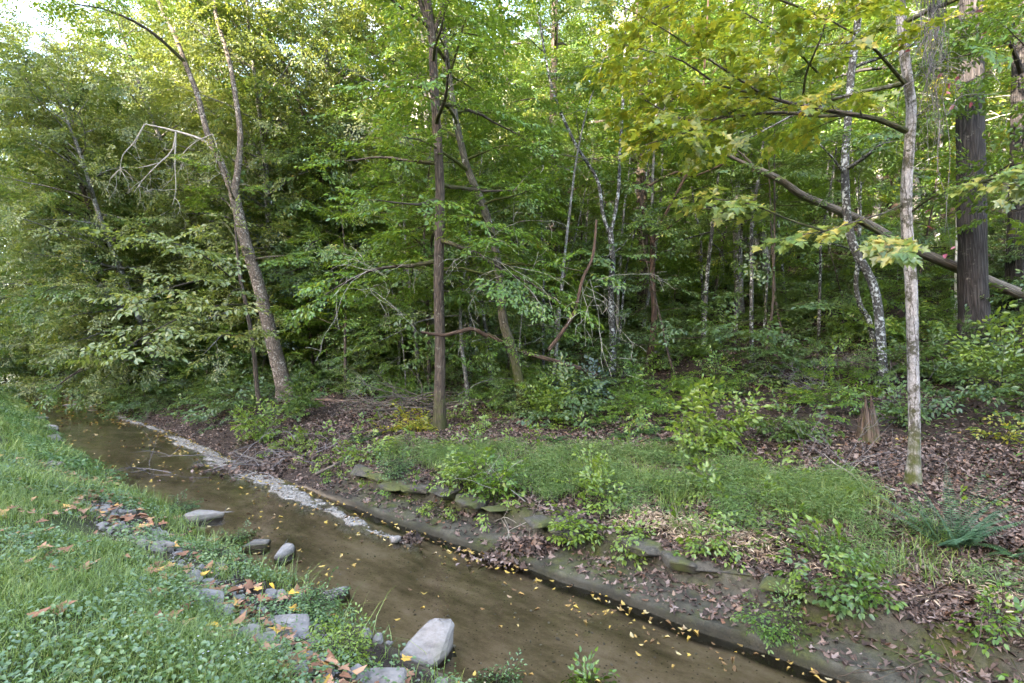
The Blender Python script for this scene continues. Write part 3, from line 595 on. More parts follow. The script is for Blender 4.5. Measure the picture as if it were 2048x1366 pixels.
def gravel_stones():
    r = np.random.default_rng(88); mb = MB(); ph = (1 + 5 ** .5) / 2
    iv = np.array([(-1, ph, 0), (1, ph, 0), (-1, -ph, 0), (1, -ph, 0), (0, -1, ph), (0, 1, ph), (0, -1, -ph), (0, 1, -ph), (ph, 0, -1), (ph, 0, 1), (-ph, 0, -1), (-ph, 0, 1)]) / 1.9 * .5
    fc = np.array([(0, 11, 5), (0, 5, 1), (0, 1, 7), (0, 7, 10), (0, 10, 11), (1, 5, 9), (5, 11, 4), (11, 10, 2), (10, 7, 6), (7, 1, 8), (3, 9, 4), (3, 4, 2), (3, 2, 6), (3, 6, 8), (3, 8, 9), (4, 9, 5), (2, 4, 11), (6, 2, 10), (8, 6, 7), (9, 8, 1)])
    s1 = r.uniform(5, 26, 9000); t1 = t_right(s1) - r.uniform(0, .85, 9000); g1 = gravel(s1, t1, t1 - t_right(s1)) > r.uniform(.1, .9, 9000)
    s2 = r.uniform(.6, 10, 2600); t2 = t_left(s2) + r.normal(-.9, .2, 2600)
    s3 = r.uniform(-1, 14, 500); t3 = t_left(s3) + r.uniform(-.1, 1.9, 500)
    S = np.concatenate([s1[g1], s2, s3]); T = np.concatenate([t1[g1], t2, t3]); x, y = xy(S, T); k = in_view(x, y); x, y = x[k], y[k]; n = len(x)
    w = .012 + .05 * r.beta(1.1, 3.5, n); a = r.uniform(0, 6.28, n); R = frames(np.stack([np.cos(a), np.sin(a), r.normal(0, .2, n)], -1), .25, r); which = r.integers(0, 4, n); pos = np.stack([x, y, H(x, y) + w * .12], -1)
    for j in range(4):
        V = iv * r.uniform(.75, 1.2, (12, 1)) * np.array([1, r.uniform(.6, .9), r.uniform(.4, .6)]); m = which == j; mb.add(*stamp(V, fc, pos[m], R[m], w[m]))
    stuff(mb.obj('gravel', plain_mat('gravel_stone', [(0, (.06, .05, .042)), (.4, (.15, .135, .12)), (.75, (.25, .235, .215)), (1, (.36, .34, .31))]), smooth=False))
gravel_stones()
def ledges():
    m, nt, out = new_mat('mossy_bedrock'); g = gpos(nt); n1 = noise(nt, g, 3, 5, .6); n2 = noise(nt, g, 30, 4, .7)
    c = ramp(nt, n2, [(.3, (.022, .02, .016)), (.7, (.09, .08, .06))]); c = mixc(nt, ramp(nt, n1, [(.45, (0, 0, 0)), (.58, (.9, .9, .9))]), c, (.06, .07, .014))
    b = nd(nt, 'ShaderNodeBsdfPrincipled'); b.inputs['Roughness'].default_value = .9; nt.links.new(c, b.inputs['Base Color'])
    bp = nd(nt, 'ShaderNodeBump'); bp.inputs['Strength'].default_value = .8; bp.inputs['Distance'].default_value = .02; nt.links.new(n2, bp.inputs['Height']); nt.links.new(bp.outputs[0], b.inputs['Normal']); nt.links.new(b.outputs[0], out.inputs[0])
    # broken slabs, overlapping, half buried, with a dark gap beneath
    r = np.random.default_rng(83); sv = 1.0
    while sv < 8.4:
        L = r.uniform(.3, .75); w = r.uniform(.28, .46); h = r.uniform(.09, .17); e = .60 + .10 * float(fbm(sv * 1.1, 2.0, 81)) + r.normal(0, .03); x, y = xy(sv + L * .4, float(t_right(sv)) + e)
        o = rock('dark mossy slab of rock in the broken ledge along the far bank', (x, y, -2.24 + r.normal(0, .02)), (L, w, h), math.atan2(.66, -.75) + r.normal(0, .15), 700 + int(sv * 40), m, 'ledge_slab', 'slabs of the far bank ledge', (r.normal(0, .07), r.normal(0, .06)))
        sv += L * r.uniform(.55, 1.0) + (.5 if r.random() < .16 else 0)
ledges()

# ================================================================== TREES OF THE FOREGROUND
def px_trunk(pts, extend=0.0, base_v=None, dY=0.0, n=40):
    """measured image points (foot first) -> a line in space standing on the ground; extended upwards beyond the picture"""
    g = G(*pts[0]); Y0 = g[1]; L = [g - np.array([0, 0, .2])]
    for k, (u, v) in enumerate(pts[1:]): L.append(P(u, v, Y0 + dY * (k + 1) / (len(pts) - 1)))
    if extend:
        d = norm(L[-1] - L[-2]) * .6 + np.array([0, 0, .4]); L.append(L[-1] + norm(d) * extend * .5); L.append(L[-1] + (norm(d) * .6 + np.array([0, 0, .4])) * extend * .5)
    return g, smooth_line(L, n)
def hero(label, pts, w0, w1, bark, leaf, spray, extend=6.0, z0=2.0, nlimb=14, L=(1.6, 3.0), name='tree', cat='tree', forks=(), limbs=(), seed=0, dY=0.0, flare=.65, rough=.05, elev=(.1, .8), sides=14, sc=(.8, 1.25), extra_parts=(), sub_gap=.42, jit=.28, **kw):
    """w0, w1: trunk widths in picture pixels at the foot and at the last measured point"""
    r = np.random.default_rng(1000 + seed); g, line = px_trunk(pts, extend, dY=dY); m = g[1] / FPX * .5
    h = line[:, 2] - line[0, 2]; nm = len(line); htop = (P(*pts[-1], g[1])[2] - line[0, 2])
    rad = np.interp(h, [0, htop, max(h[-1], htop + .01)], [w0 * m, w1 * m, w1 * m if not extend else .02])
    root = thing(name, label, cat, g); loc = g
    tr = MB(); tube(tr, line - loc, rad, sides, 0, rough, flare, seed + 3); wood = tr; spr = []
    if nlimb: trunk_crown(r, line - loc, rad, wood, spr, z0, nlimb, L, zmax=.62 * g[1] - g[2] + .8, elev=elev, sc=sc, sub_gap=sub_gap, **kw)
    for fp, fw0, fw1, fext, fn in forks:   # upright forks, themselves leafy
        FL = [P(u, v, g[1] + dY) for u, v in fp]
        if fext: FL.append(FL[-1] + norm(norm(FL[-1] - FL[-2]) + np.array([0, 0, .6])) * fext)
        keep_ = wood; tr = wood = MB()
        fl = smooth_line(FL, 24) - loc; fr = np.linspace(fw0 * m, fw1 * m if not fext else .02, 24)
        tube(tr, fl, fr, 10, 0, rough, 0, seed + 5, len0=4)
        if fn: trunk_crown(r, fl, fr, wood, spr, .5 * (fl[-1][2] - fl[0][2]), fn, L, elev=elev, sc=sc, sub_gap=sub_gap, **kw)
        wood.obj('limb', BK[bark], root); tr = wood = keep_
    for lp, lw, Ye in limbs:               # measured limbs: image points, width, depth at the end
        k = len(lp); LL = smooth_line([P(u, v, g[1] + dY + (Ye - g[1] - dY) * i / (k - 1)) for i, (u, v) in enumerate(lp)], 14) - loc
        lb = MB(); tube(lb, LL, np.linspace(lw * m, max(.006, lw * m * .3), 14), 7, 0, .03, 0, seed)
        dress_limb(LL, lw * m, spr, lb, r, sc=sc, sub_gap=sub_gap * .8, start=.25, **({'sp_gap': kw['sp_gap']} if 'sp_gap' in kw else {})); lb.obj('limb', BK[bark] if bark not in ('white', 'mossy', 'flaky') else BK['brown'], root)
    tr.obj('trunk', BK[bark], root)
    if spr:
        cr = MB(); stamp_sprays(cr, spray, spr, r, jit); cr.obj('crown', [LM[leaf], BK['twig']], root)
    return root, g, m, line
def branchy(mb, p0, d, L, r0, r, depth=3, wob=.18, grav=-.25, nb=4, sides=5):
    """bare twigs: a branch that forks and forks again"""
    pts = limb_line(p0, d, L, r, grav, wob, 7); tube(mb, pts, np.linspace(r0, max(.0022, r0 * .35), 8), sides)
    if depth:
        for k in range(nb):
            j = r.integers(2, 8); td = norm(pts[j] - pts[j - 1]); q = norm(td + r.normal(0, .75, 3)); branchy(mb, pts[j], q, L * r.uniform(.35, .65), max(.0025, r0 * .55), r, depth - 1, wob, grav, max(2, nb - 1), 4)
    return pts

# leaning forked tree, left
root, g, m, line = hero('leaning flaky-barked tree that forks above a drooping dead branch, left of centre', [(578, 802), (547, 690), (517, 570), (490, 480), (468, 388)], 29, 19, 'flaky', 'bright', 'beech', extend=0, z0=4.6, nlimb=3, L=(1.2, 2.2),
     forks=[([(468, 392), (477, 330), (481, 270), (469, 180), (456, 110), (434, 40), (428, -20)], 13, 7, 4.0, 4), ([(470, 396), (435, 310), (415, 268), (395, 190), (370, 125), (350, 70), (312, -10)], 14, 8, 3.5, 3)], seed=1, dY=-.6, limbs=[([(371, 125), (300, 62), (220, 22), (150, 8)], 7, 14.5)])
def dead_branch(root, g, m):
    r = np.random.default_rng(21); mb = MB(); Y = g[1] - .6
    a = smooth_line([P(u, v, Y) for u, v in [(432, 306), (405, 280), (350, 262), (290, 248)]], 12) - g
    tube(mb, a, np.linspace(6 * m, 2.5 * m, 12), 7, 0, .05)
    for lp, w in (([(290, 248), (268, 285), (245, 312), (240, 350)], 3.2), ([(352, 262), (345, 300), (320, 325), (290, 355), (268, 385)], 3.4), ([(425, 268), (390, 285), (365, 310), (368, 340)], 2.6), ([(425, 268), (435, 300), (432, 340), (450, 350)], 2.4), ([(352, 265), (350, 330), (352, 380), (345, 410)], 3.2), ([(320, 325), (280, 335), (245, 335), (225, 355)], 2.0)):
        b = smooth_line([P(u, v, Y - .1) for u, v in lp], 10) - g; tube(mb, b, np.linspace(w * m, .8 * m, 10), 5)
        for k in range(5):
            j = r.integers(2, 10); branchy(mb, b[j], norm(np.array([r.normal(-.3, .7), r.normal(0, .5), r.normal(-.7, .4)])), r.uniform(.4, .9), .009, r, 2, .22, -.5, 2, 4)
    o = mb.obj('dead_branch', BK['bleached'], root); o['label'] = 'bleached broken branch hanging in drooping bare twigs'
dead_branch(root, g, m)
hero('thin bare-stemmed sapling leaning left in front of the leaning forked tree', [(534, 855), (516, 790), (506, 690), (492, 610), (483, 570)], 10, 7, 'brown', 'olive', 'broad', extend=1.6, z0=3.4, nlimb=2, L=(.8, 1.3), name='sapling', cat='sapling', seed=2, flare=.15,
     limbs=[([(492, 610), (450, 610), (400, 620), (330, 650), (260, 690)], 4, 11.0), ([(486, 585), (430, 560), (360, 570), (290, 600)], 4, 11.5), ([(500, 680), (470, 672), (440, 668)], 3, 12.2), ([(484, 575), (420, 520), (360, 490), (300, 480)], 4, 11.8)], bias=np.array([-.8, -.6]), bias_w=.8)
hero('straight brown trunk with a dead limb lodged across it, centre', [(878, 858), (880, 700), (877, 560), (880, 420), (878, 330), (868, 170), (865, 80), (853, -10)], 22, 16, 'brown', 'bright', 'beech', extend=7, z0=3.4, nlimb=28, L=(1.8, 3.2), seed=3, elev=(-.1, .9),
     forks=[([(866, 85), (850, 30), (835, -20)], 11, 6, 2.5, 3), ([(866, 70), (885, 20), (905, -30)], 9, 5, 2.5, 3)])
hero('pale patchy-barked maple with a moss-covered foot, nearest trunk on the right', [(1826, 968), (1829, 860), (1826, 700), (1822, 560), (1815, 480), (1812, 400), (1816, 330), (1823, 220), (1812, 130), (1805, 60), (1799, -10)], 22, 18, 'white', 'maple_high', 'maple', extend=4.5, z0=5.2, nlimb=9, L=(1.5, 2.6), name='maple_tree', seed=4, flare=.8, sc=(.46, .78), sub_gap=.22, sp_gap=.22, rough=.09,
     limbs=[([(1812, 262), (1760, 240), (1700, 228), (1610, 212), (1530, 190), (1420, 120)], 12, 6.6), ([(1702, 228), (1640, 232), (1560, 225), (1470, 232), (1370, 240), (1290, 200)], 8, 6.9), ([(1606, 213), (1612, 150), (1640, 80), (1660, 10)], 6, 6.4), ([(1530, 190), (1440, 170), (1360, 120), (1250, 90)], 6, 6.6), ([(1640, 150), (1560, 70), (1480, 20)], 5, 6.4), ([(1812, 170), (1740, 90), (1660, 40)], 8, 6.4), ([(1530, 190), (1450, 230), (1370, 265), (1290, 290)], 5, 6.7), ([(1660, 40), (1560, 0), (1440, -30), (1320, 20)], 6, 6.8), ([(1420, 120), (1330, 60), (1240, 10)], 4, 7.0)])
def maple_low(g):
    """the low maple limbs that reach towards the lawn, larger leaves"""
    r = np.random.default_rng(31); spr = []; root = next(o for o in bpy.data.objects if o.name == 'maple_tree')
    for lp, Y0, Y1 in (([(1812, 405), (1770, 425), (1720, 440), (1650, 462), (1590, 470)], 7.2, 5.6), ([(1650, 462), (1580, 440), (1500, 408), (1430, 398)], 5.9, 5.4), ([(1815, 430), (1870, 392), (1960, 365), (2060, 375)], 7.2, 4.9), ([(1720, 440), (1770, 470), (1820, 480)], 6.6, 5.2), ([(1960, 365), (2010, 350), (2070, 345)], 5.4, 4.4)):
        k = len(lp); LL = smooth_line([P(u, v, Y0 + (Y1 - Y0) * i / (k - 1)) for i, (u, v) in enumerate(lp)], 12) - g
        wood = MB(); tube(wood, LL, np.linspace(.014, .005, 12), 5); wood.obj('limb', BK['brown'], root)
        for q in np.linspace(.4, 1, 9):
            j = min(int(q * 11), 10); d = norm(LL[j + 1] - LL[j]); lat = norm(np.cross([0, 0, 1.], d)) * (1 if r.random() < .5 else -1)
            spr.append((LL[j + 1], norm(d * .8 + lat * r.uniform(.2, .8) + np.array([0, 0, r.normal(-.1, .1)])), r.uniform(.42, .78)))
    cr = MB(); stamp_sprays(cr, 'maple', spr, r, .25); c = cr.obj('low_foliage', [LM['maple'], BK['twig']], root)
    c['label'] = 'large green and yellow maple leaves on low limbs'
maple_low(G(1826, 968))
hero('massive dark trunk with deep ridged bark, at the right', [(1950, 702), (1945, 500), (1941, 330), (1941, 150), (1946, -10)], 50, 43, 'dark', 'green', 'beech', extend=9, z0=6, nlimb=14, L=(2.5, 4.5), seed=5, rough=.06, flare=.3, sides=28)
hero('crooked lichen-spotted tree that bends left, between stump and massive trunk', [(1766, 778), (1762, 680), (1752, 590), (1735, 545), (1710, 500), (1695, 440), (1690, 330), (1696, 240), (1702, 150), (1716, 40)], 18, 13, 'lichen', 'green', 'beech', extend=4, z0=4.4, nlimb=12, L=(1.4, 2.6), seed=6, limbs=[([(1690, 350), (1660, 310), (1620, 270), (1590, 240)], 5, 11.0)])
hero('small lichen-spotted stem standing just left of the crooked tree', [(1752, 700), (1738, 640), (1722, 615), (1712, 570), (1716, 520)], 11, 8, 'lichen', 'dark', 'beech', extend=2, z0=2.0, nlimb=6, L=(.8, 1.6), seed=61)
hero('mossy curving trunk with white lichen patches low down, right of the lodged limb', [(1050, 832), (1036, 750), (1022, 690), (1006, 640), (1000, 560), (986, 480), (966, 410), (940, 350), (925, 300), (905, 200)], 20, 12, 'mossy', 'bright', 'beech', extend=3.5, z0=2.9, nlimb=24, L=(1.4, 2.6), seed=7)
hero('slim pale-blotched tree that forks in a V, right of centre', [(1222, 768), (1226, 700), (1222, 600), (1225, 520), (1221, 468)], 14, 11, 'lichen', 'green', 'beech', extend=0, z0=3.0, nlimb=2, L=(.9, 1.6), seed=8, forks=[([(1221, 470), (1206, 430), (1195, 360), (1152, 290), (1112, 200), (1090, 110)], 8, 5, 3, 9), ([(1221, 470), (1236, 390), (1240, 300), (1246, 200), (1250, 90)], 8, 5, 3, 9)])
hero('reddish-brown crooked tree with forking top, right of the V-forked tree', [(1295, 732), (1308, 640), (1305, 560), (1305, 480)], 13, 10, 'red', 'green', 'beech', extend=0, z0=3, nlimb=2, L=(.9, 1.6), seed=9, forks=[([(1305, 482), (1290, 440), (1285, 385), (1350, 345), (1388, 352)], 8, 5, 1.5, 4), ([(1305, 482), (1330, 430), (1380, 330), (1400, 240), (1410, 120)], 6, 4, 3, 9)])
hero('dark upright trunk behind the mossy curving trunk', [(1107, 655), (1106, 500), (1105, 380), (1105, 250), (1109, 120), (1110, 0)], 17, 13, 'brown', 'bright', 'beech', extend=6, z0=5, nlimb=22, L=(2.2, 4.0), seed=10)
hero('slim grey trunk standing midway between the leaning and the straight brown tree', [(675, 757), (672, 600), (668, 440), (660, 330), (655, 200)], 15, 11, 'grey', 'blue', 'broad', extend=6, z0=3.0, nlimb=16, L=(1.6, 3.0), seed=11)
hero('smooth grey trunk close behind the straight brown trunk', [(866, 742), (864, 520), (862, 400), (852, 200), (836, 60), (830, -20)], 15, 13, 'grey', 'bright', 'beech', extend=7, z0=5.0, nlimb=16, L=(1.8, 3.4), seed=12)
hero('short pale stem left of the straight brown trunk', [(840, 776), (832, 690), (826, 620), (815, 540)], 9, 6, 'grey', 'green', 'beech', extend=2.5, z0=2.0, nlimb=9, L=(1.0, 1.8), seed=13)
hero('crooked stem with pale lower bark, right of the slim grey trunk', [(746, 722), (740, 640), (726, 560), (692, 520), (690, 430)], 12, 9, 'lichen', 'blue', 'broad', extend=3, z0=2.4, nlimb=12, L=(1.0, 2.0), seed=14)
hero('dark slender trunk on the slope just right of the straight brown trunk', [(897, 642), (893, 560), (890, 430), (888, 300)], 12, 9, 'dark', 'green', 'beech', extend=6, z0=4, nlimb=16, L=(1.6, 3.0), seed=15)
hero('grey trunk on the slope below the raised end of the fallen trunk', [(1480, 645), (1475, 480), (1470, 330), (1466, 200), (1462, 60)], 18, 13, 'grey', 'green', 'beech', extend=6, z0=5, nlimb=18, L=(2.0, 3.6), seed=16)
hero('pale straight trunk behind the raised end of the fallen trunk', [(1512, 530), (1508, 400), (1510, 280), (1515, 150), (1520, 20)], 17, 13, 'grey', 'yellow', 'beech', extend=6, z0=6, nlimb=16, L=(2.4, 4.2), seed=17)
hero('thin whitish stem seen left of the massive dark trunk', [(1913, 645), (1914, 520), (1916, 420), (1918, 300)], 8, 6, 'sycamore', 'green', 'beech', extend=5, z0=4, nlimb=10, L=(1.4, 2.6), seed=18)
hero('thin whitish stem seen right of the massive dark trunk', [(2010, 560), (2018, 440), (2024, 300)], 8, 6, 'sycamore', 'yellow', 'beech', extend=6, z0=5, nlimb=12, L=(1.8, 3.2), seed=19)
hero('dark thick tree cut by the right picture edge', [(2045, 625), (2040, 500), (2044, 300), (2046, 100)], 44, 34, 'dark', 'yellow', 'beech', extend=8, z0=5, nlimb=14, L=(2.2, 4.0), seed=20)
hero('white-trunked tree glowing pale high up behind the straight brown trunk', [(838, 610), (836, 400), (832, 200), (828, 80), (836, -30)], 18, 26, 'sycamore', 'yellow', 'far', extend=8, z0=11, nlimb=12, L=(2.5, 4.2), seed=22)

# ------------------------------------------------------------------ dead wood
def log(name, label, pts, Y0, Y1, w0, w1, bark, forks=(), cat='log', seed=0, ground=False, bumps=.10):
    k = len(pts)
    if ground: L = np.array([G(u, v) + np.array([0, 0, .02]) for u, v in pts])
    else: L = np.array([P(u, v, Y0 + (Y1 - Y0) * i / (k - 1)) for i, (u, v) in enumerate(pts)])
    o = L[0].copy(); m0, m1 = L[0][1] / FPX / 2, L[-1][1] / FPX / 2; mb = MB(); n = 34
    tube(mb, smooth_line(L, n) - o, np.linspace(w0 * m0, w1 * m1, n), 11, 0, bumps, 0, seed, cap=True)
    for fp, fw0, fw1 in forks: tube(mb, smooth_line([P(u, v, Y1) for u, v in fp], 12) - o, np.linspace(fw0 * m1, fw1 * m1, 12), 7, 0, bumps, 0, seed, cap=True)
    return tag(mb.obj(name, BK[bark], loc=o), label, cat)
log('fallen_tree', 'long bare fallen trunk propped diagonally behind the pale maple', [(2085, 606), (1985, 565), (1890, 525), (1810, 490), (1720, 440), (1650, 410), (1600, 388), (1558, 358), (1508, 336)], 13.6, 12.6, 23, 13, 'dead', forks=[([(1512, 338), (1480, 322), (1440, 302)], 9, 5), ([(1520, 345), (1498, 322), (1475, 300)], 6, 3)], cat='fallen tree', seed=1, bumps=.04)
log('leaning_branch', 'reddish bare branch slanting up to the right of the mossy trunk', [(1098, 700), (1145, 632), (1165, 560), (1186, 510), (1193, 440)], 11.0, 11.4, 8, 5, 'red', cat='branch', seed=2)
log('lodged_limb', 'rusty brown dead limb lodged level across the straight brown trunk', [(842, 664), (885, 670), (915, 664), (945, 658), (975, 672)], 11.4, 11.9, 5, 9, 'red', cat='branch', seed=3, bumps=.2)
log('fallen_log', 'dark fallen stem sagging from the lodged limb to the V-forked tree', [(975, 668), (1040, 702), (1110, 722), (1160, 738), (1210, 760)], 12.6, 13.8, 7, 11, 'rotten', seed=4)
log('fallen_log', 'rotten split log lying on bare soil above the bank, below the straight trunk', [(762, 906), (820, 900), (885, 893), (940, 882)], 0, 0, 13, 8, 'rotten', seed=5, ground=True, bumps=.22)
log('fallen_log', 'thin dark log lying across the litter left of the brush pile', [(470, 752), (545, 785), (640, 800), (720, 806)], 0, 0, 9, 7, 'rotten', seed=6, ground=True)
log('fallen_log', 'short mossy log sloping down beneath the bright green shrub', [(1440, 885), (1470, 905), (1492, 932)], 0, 0, 14, 9, 'mossy', seed=7, ground=True)
log('fallen_branch', 'pale fallen branch lying level on the far slope', [(1250, 655), (1300, 648), (1370, 640)], 0, 0, 5, 3, 'bleached', cat='branch', seed=8, ground=True)
log('driftwood', 'brown branch slanting down the bank towards the gravel', [(632, 950), (670, 932), (705, 912), (715, 900)], 0, 0, 6, 4, 'dead', cat='branch', seed=9, ground=True)
log('driftwood', 'pale branch lying along the creek edge among dead leaves', [(470, 905), (520, 925), (570, 940), (590, 930)], 0, 0, 4, 3, 'dead', cat='branch', seed=10, ground=True)
def brush(name, label, u, v, n, spread, L, seed, bark, up=.35, cat='brush pile', r0=.018, depth=1):
    r = np.random.default_rng(seed); g = G(u, v); mb = MB()
    for k in range(n):
        a = r.uniform(0, 6.28); p = np.array([r.normal(0, spread[0]), r.normal(0, spread[1]), r.uniform(0, spread[2])]); p[2] += float(H(g[0] + p[0], g[1] + p[1])) - g[2]
        branchy(mb, p, norm(np.array([math.cos(a), math.sin(a) * .6, r.normal(up, .25)])), r.uniform(*L), r0 * r.uniform(.5, 1.4), r, depth, .12, -.3, 3, 5)
    return tag(mb.obj(name, BK[bark], loc=g), label, cat)
brush('brush_pile', 'tangled heap of grey sticks left of the straight trunk foot', 815, 832, 42, (.55, .4, .5), (.7, 1.8), 41, 'dead', .25)
brush('brush_pile', 'heap of dark sticks behind the straight trunk, above its foot', 920, 760, 26, (.7, .4, .4), (.8, 1.7), 42, 'rotten', .3)
brush('brush_pile', 'purplish drift of twigs and leaves heaped along the gravel edge', 520, 935, 60, (.9, .35, .12), (.5, 1.3), 43, 'vine', .05, r0=.009)
brush('dead_shrub', 'leafless pale twiggy shrub in front of the stump', 1690, 940, 10, (.25, .2, .05), (.5, 1.1), 44, 'vine', .5, 'dead shrub', .005, 2)
brush('dead_shrub', 'fine bare twigs rising left of the crooked lichen tree', 1665, 800, 12, (.4, .3, .05), (.7, 1.2), 45, 'vine', 1.0, 'dead shrub', .005, 2)
brush('dead_branch', 'bleached branch lying in litter left of the maple foot', 1758, 985, 3, (.1, .1, .05), (.6, .9), 46, 'bleached', .1, 'branch', .014, 1)
brush('brush_pile', 'dark roots and twigs trailing over the bank at lower right', 1880, 1270, 22, (.5, .3, .08), (.4, 1.0), 47, 'rotten', .05, r0=.006)
brush('dead_shrub', 'thin bare twigs leaning over water at the leaf heap', 1010, 1050, 6, (.2, .15, .05), (.5, .9), 48, 'bleached', .5, 'dead shrub', .006, 1)
def hanging_twigs():
    r = np.random.default_rng(51)
    for u, v, Y, n, lab in ((1000, 520, 10.4, 8, 'pale bare twigs drooping in front of the mossy trunk'), (760, 560, 10.8, 9, 'pale bare twigs arching left of the straight trunk'), (1180, 560, 9.5, 8, 'bare grey twigs hanging before the reddish branch')):
        p = P(u, v, Y); mb = MB()
        for k in range(n): branchy(mb, r.normal(0, .15, 3), norm(np.array([r.normal(-.3, .9), r.normal(0, .4), r.normal(-.1, .5)])), r.uniform(.6, 1.4), .0045, r, 2, .14, -.7, 2, 3)
        tag(mb.obj('drooping_branch', BK['bleached'], loc=p), lab, 'branch')
hanging_twigs()
def stump():
    g = G(1737, 878); m = g[1] / FPX; r = np.random.default_rng(61); mb = MB(); n, s = 22, 40; hh = 82 * m; th = np.linspace(0, 2 * np.pi, s, endpoint=False)
    topz = hh * (.85 + .45 * np.clip(np.sin(th * 2 + .6) * .5 + np.sin(th * 5 + 1) * .35 + r.normal(0, .25, s), 0, 1)); V = []; bc = []
    for k in range(n):
        f = k / (n - 1); w = np.interp(f, [0, .12, .45, 1], [26, 21, 17, 9]) * m * (1 + .12 * np.sin(th * 3 + 1 + f) + .10 * np.sin(th * 8 + 2 * f) + .16 * fbm(np.cos(th) * 2.2 + 9, np.sin(th) * 2.2 + f * 1.5, 66) + .03 * r.normal(0, 1, s))
        V.append(np.stack([np.cos(th) * w + f * -.02, np.sin(th) * w, topz * f - .08], -1)); bc.append(np.stack([np.cos(th) * .16, np.sin(th) * .16, topz * f], -1))
    V.append(np.stack([np.cos(th) * .03, np.sin(th) * .03, topz * .45], -1)); bc.append(np.stack([np.cos(th) * .03, np.sin(th) * .03, topz * .4], -1))
    n += 1; i, j = np.meshgrid(np.arange(n - 1), np.arange(s), indexing='ij'); j2 = (j + 1) % s
    mb.add(np.concatenate(V), np.stack([i * s + j, i * s + j2, (i + 1) * s + j2, (i + 1) * s + j], -1).reshape(-1, 4), 0, np.concatenate(bc))
    tag(mb.obj('tree_stump', BK['rotten'], loc=g), 'rotted jagged stump with splintered top, left of the pale maple', 'stump')
stump()
def vines():
    r = np.random.default_rng(71); p0 = P(1865, -60, 6.6); mb = MB(); spr = []
    for k in range(38):
        u = 1866 + r.normal(0, 13); L = [P(u + r.normal(0, 14) + (i * r.normal(0, 3)), -60 + i * r.uniform(50, 68), 6.6 + r.normal(0, .1)) for i in range(r.integers(4, 8))]
        pts = smooth_line(L, 20) - p0; tube(mb, pts, np.linspace(.006, .002, 20) * r.uniform(.5, 1.1), 4)
        for q in range(1): branchy(mb, pts[r.integers(4, 20)], norm(np.array([r.normal(0, .8), r.normal(0, .5), r.normal(-.6, .5)])), r.uniform(.25, .6), .003, r, 1, .25, -.6, 2, 3)
    for lp in ([(1880, 240), (1875, 330), (1892, 400), (1890, 470)], [(1886, 200), (1900, 300), (1893, 430), (1905, 500)], [(1830, 160), (1800, 180), (1795, 230)], [(1895, 230), (1930, 190), (2048, 195)]):
        tube(mb, smooth_line([P(u, v, 6.5) for u, v in lp], 16) - p0, np.linspace(.006, .002, 16), 4)
    root = thing('hanging_vine', 'grey tangle of hanging vines with a few red leaves, right of the maple trunk', 'vine', p0); mb.obj('stems', BK['vine'], root)
    lf = MB(); V, Fc = leaf_oval(.105, .058, .2, .2); n = 15; sp_ = [(1905, 165), (1918, 205), (1925, 220), (1880, 190), (1868, 420), (1870, 440), (1812, 100), (1880, 30), (1900, 140), (1900, 500), (1905, 505), (1955, 20), (1960, 60), (1815, 85)]
    pos = np.array([P(*sp_[k % len(sp_)], 6.45) + r.normal(0, .05, 3) for k in range(n)]) - p0; a = r.uniform(0, 6.28, n)
    lf.add(*stamp(V, Fc, pos, frames(np.stack([np.cos(a), np.sin(a), r.normal(-.7, .3, n)], -1), .6, r), r.uniform(.5, 1.0, n))); lf.obj('leaves', LM['red'], root)
vines()

# ------------------------------------------------------------------ prototypes and their copies
def proto_tree(name, cat, Ht, r0, bark, leaf, spray, z0, nlimb, L, seed, lean=.03, elev=(.0, .8), curve=-.3, jit=.28, shape=lambda p: 1 - .45 * p, bias=None, bias_w=0, **kw):
    r = np.random.default_rng(seed); pts = [np.zeros(3) - [0, 0, .3]]; d = np.array([r.normal(0, lean), r.normal(0, lean), 1.])
    if bias is not None: d[:2] += bias * lean * 6
    for k in range(8): d = norm(d + r.normal(0, .05, 3) * np.array([1, 1, .3])); pts.append(pts[-1] + d * Ht / 8)
    line = smooth_line(pts, 26); rad = r0 * (1 - np.linspace(0, .88, 26) ** 1.2)
    root = thing(name, 'x', cat); tr = MB(); tube(tr, line, rad, 9, 0, .05, .35, seed); wood = tr; spr = []
    trunk_crown(r, line, rad, wood, spr, z0, nlimb, L, elev=elev, curve=curve, shape=shape, bias=bias, bias_w=bias_w, **kw)
    tr.obj('trunk', BK[bark], root)
    cr = MB(); stamp_sprays(cr, spray, spr, r, jit, twigs=spray != 'far'); cr.obj('crown', [LM[leaf], BK['twig']], root)
    return root
def place(proto, used, x, y, rz, sc, label, group, tilt=(0, 0), dz=0.0):
    loc = (x, y, float(H(x, y)) + dz)
    if proto not in used:
        used.add(proto); proto.location = loc; proto.rotation_euler = (tilt[0], tilt[1], rz); proto.scale = (sc,) * 3; proto['label'] = label; proto['group'] = group; return proto
    return dup(proto, loc, rz, sc, label, group, tilt)
used = set()
KEEP = []   # points already taken
def free(x, y, d):
    for a, b, c in KEEP:
        if (a - x) ** 2 + (b - y) ** 2 < (max(d, c)) ** 2: return False
    return True
for o in list(bpy.data.objects):
    if o.get('category') in ('tree', 'sapling') and o.parent is None: KEEP.append((o.location.x, o.location.y, 1.0))

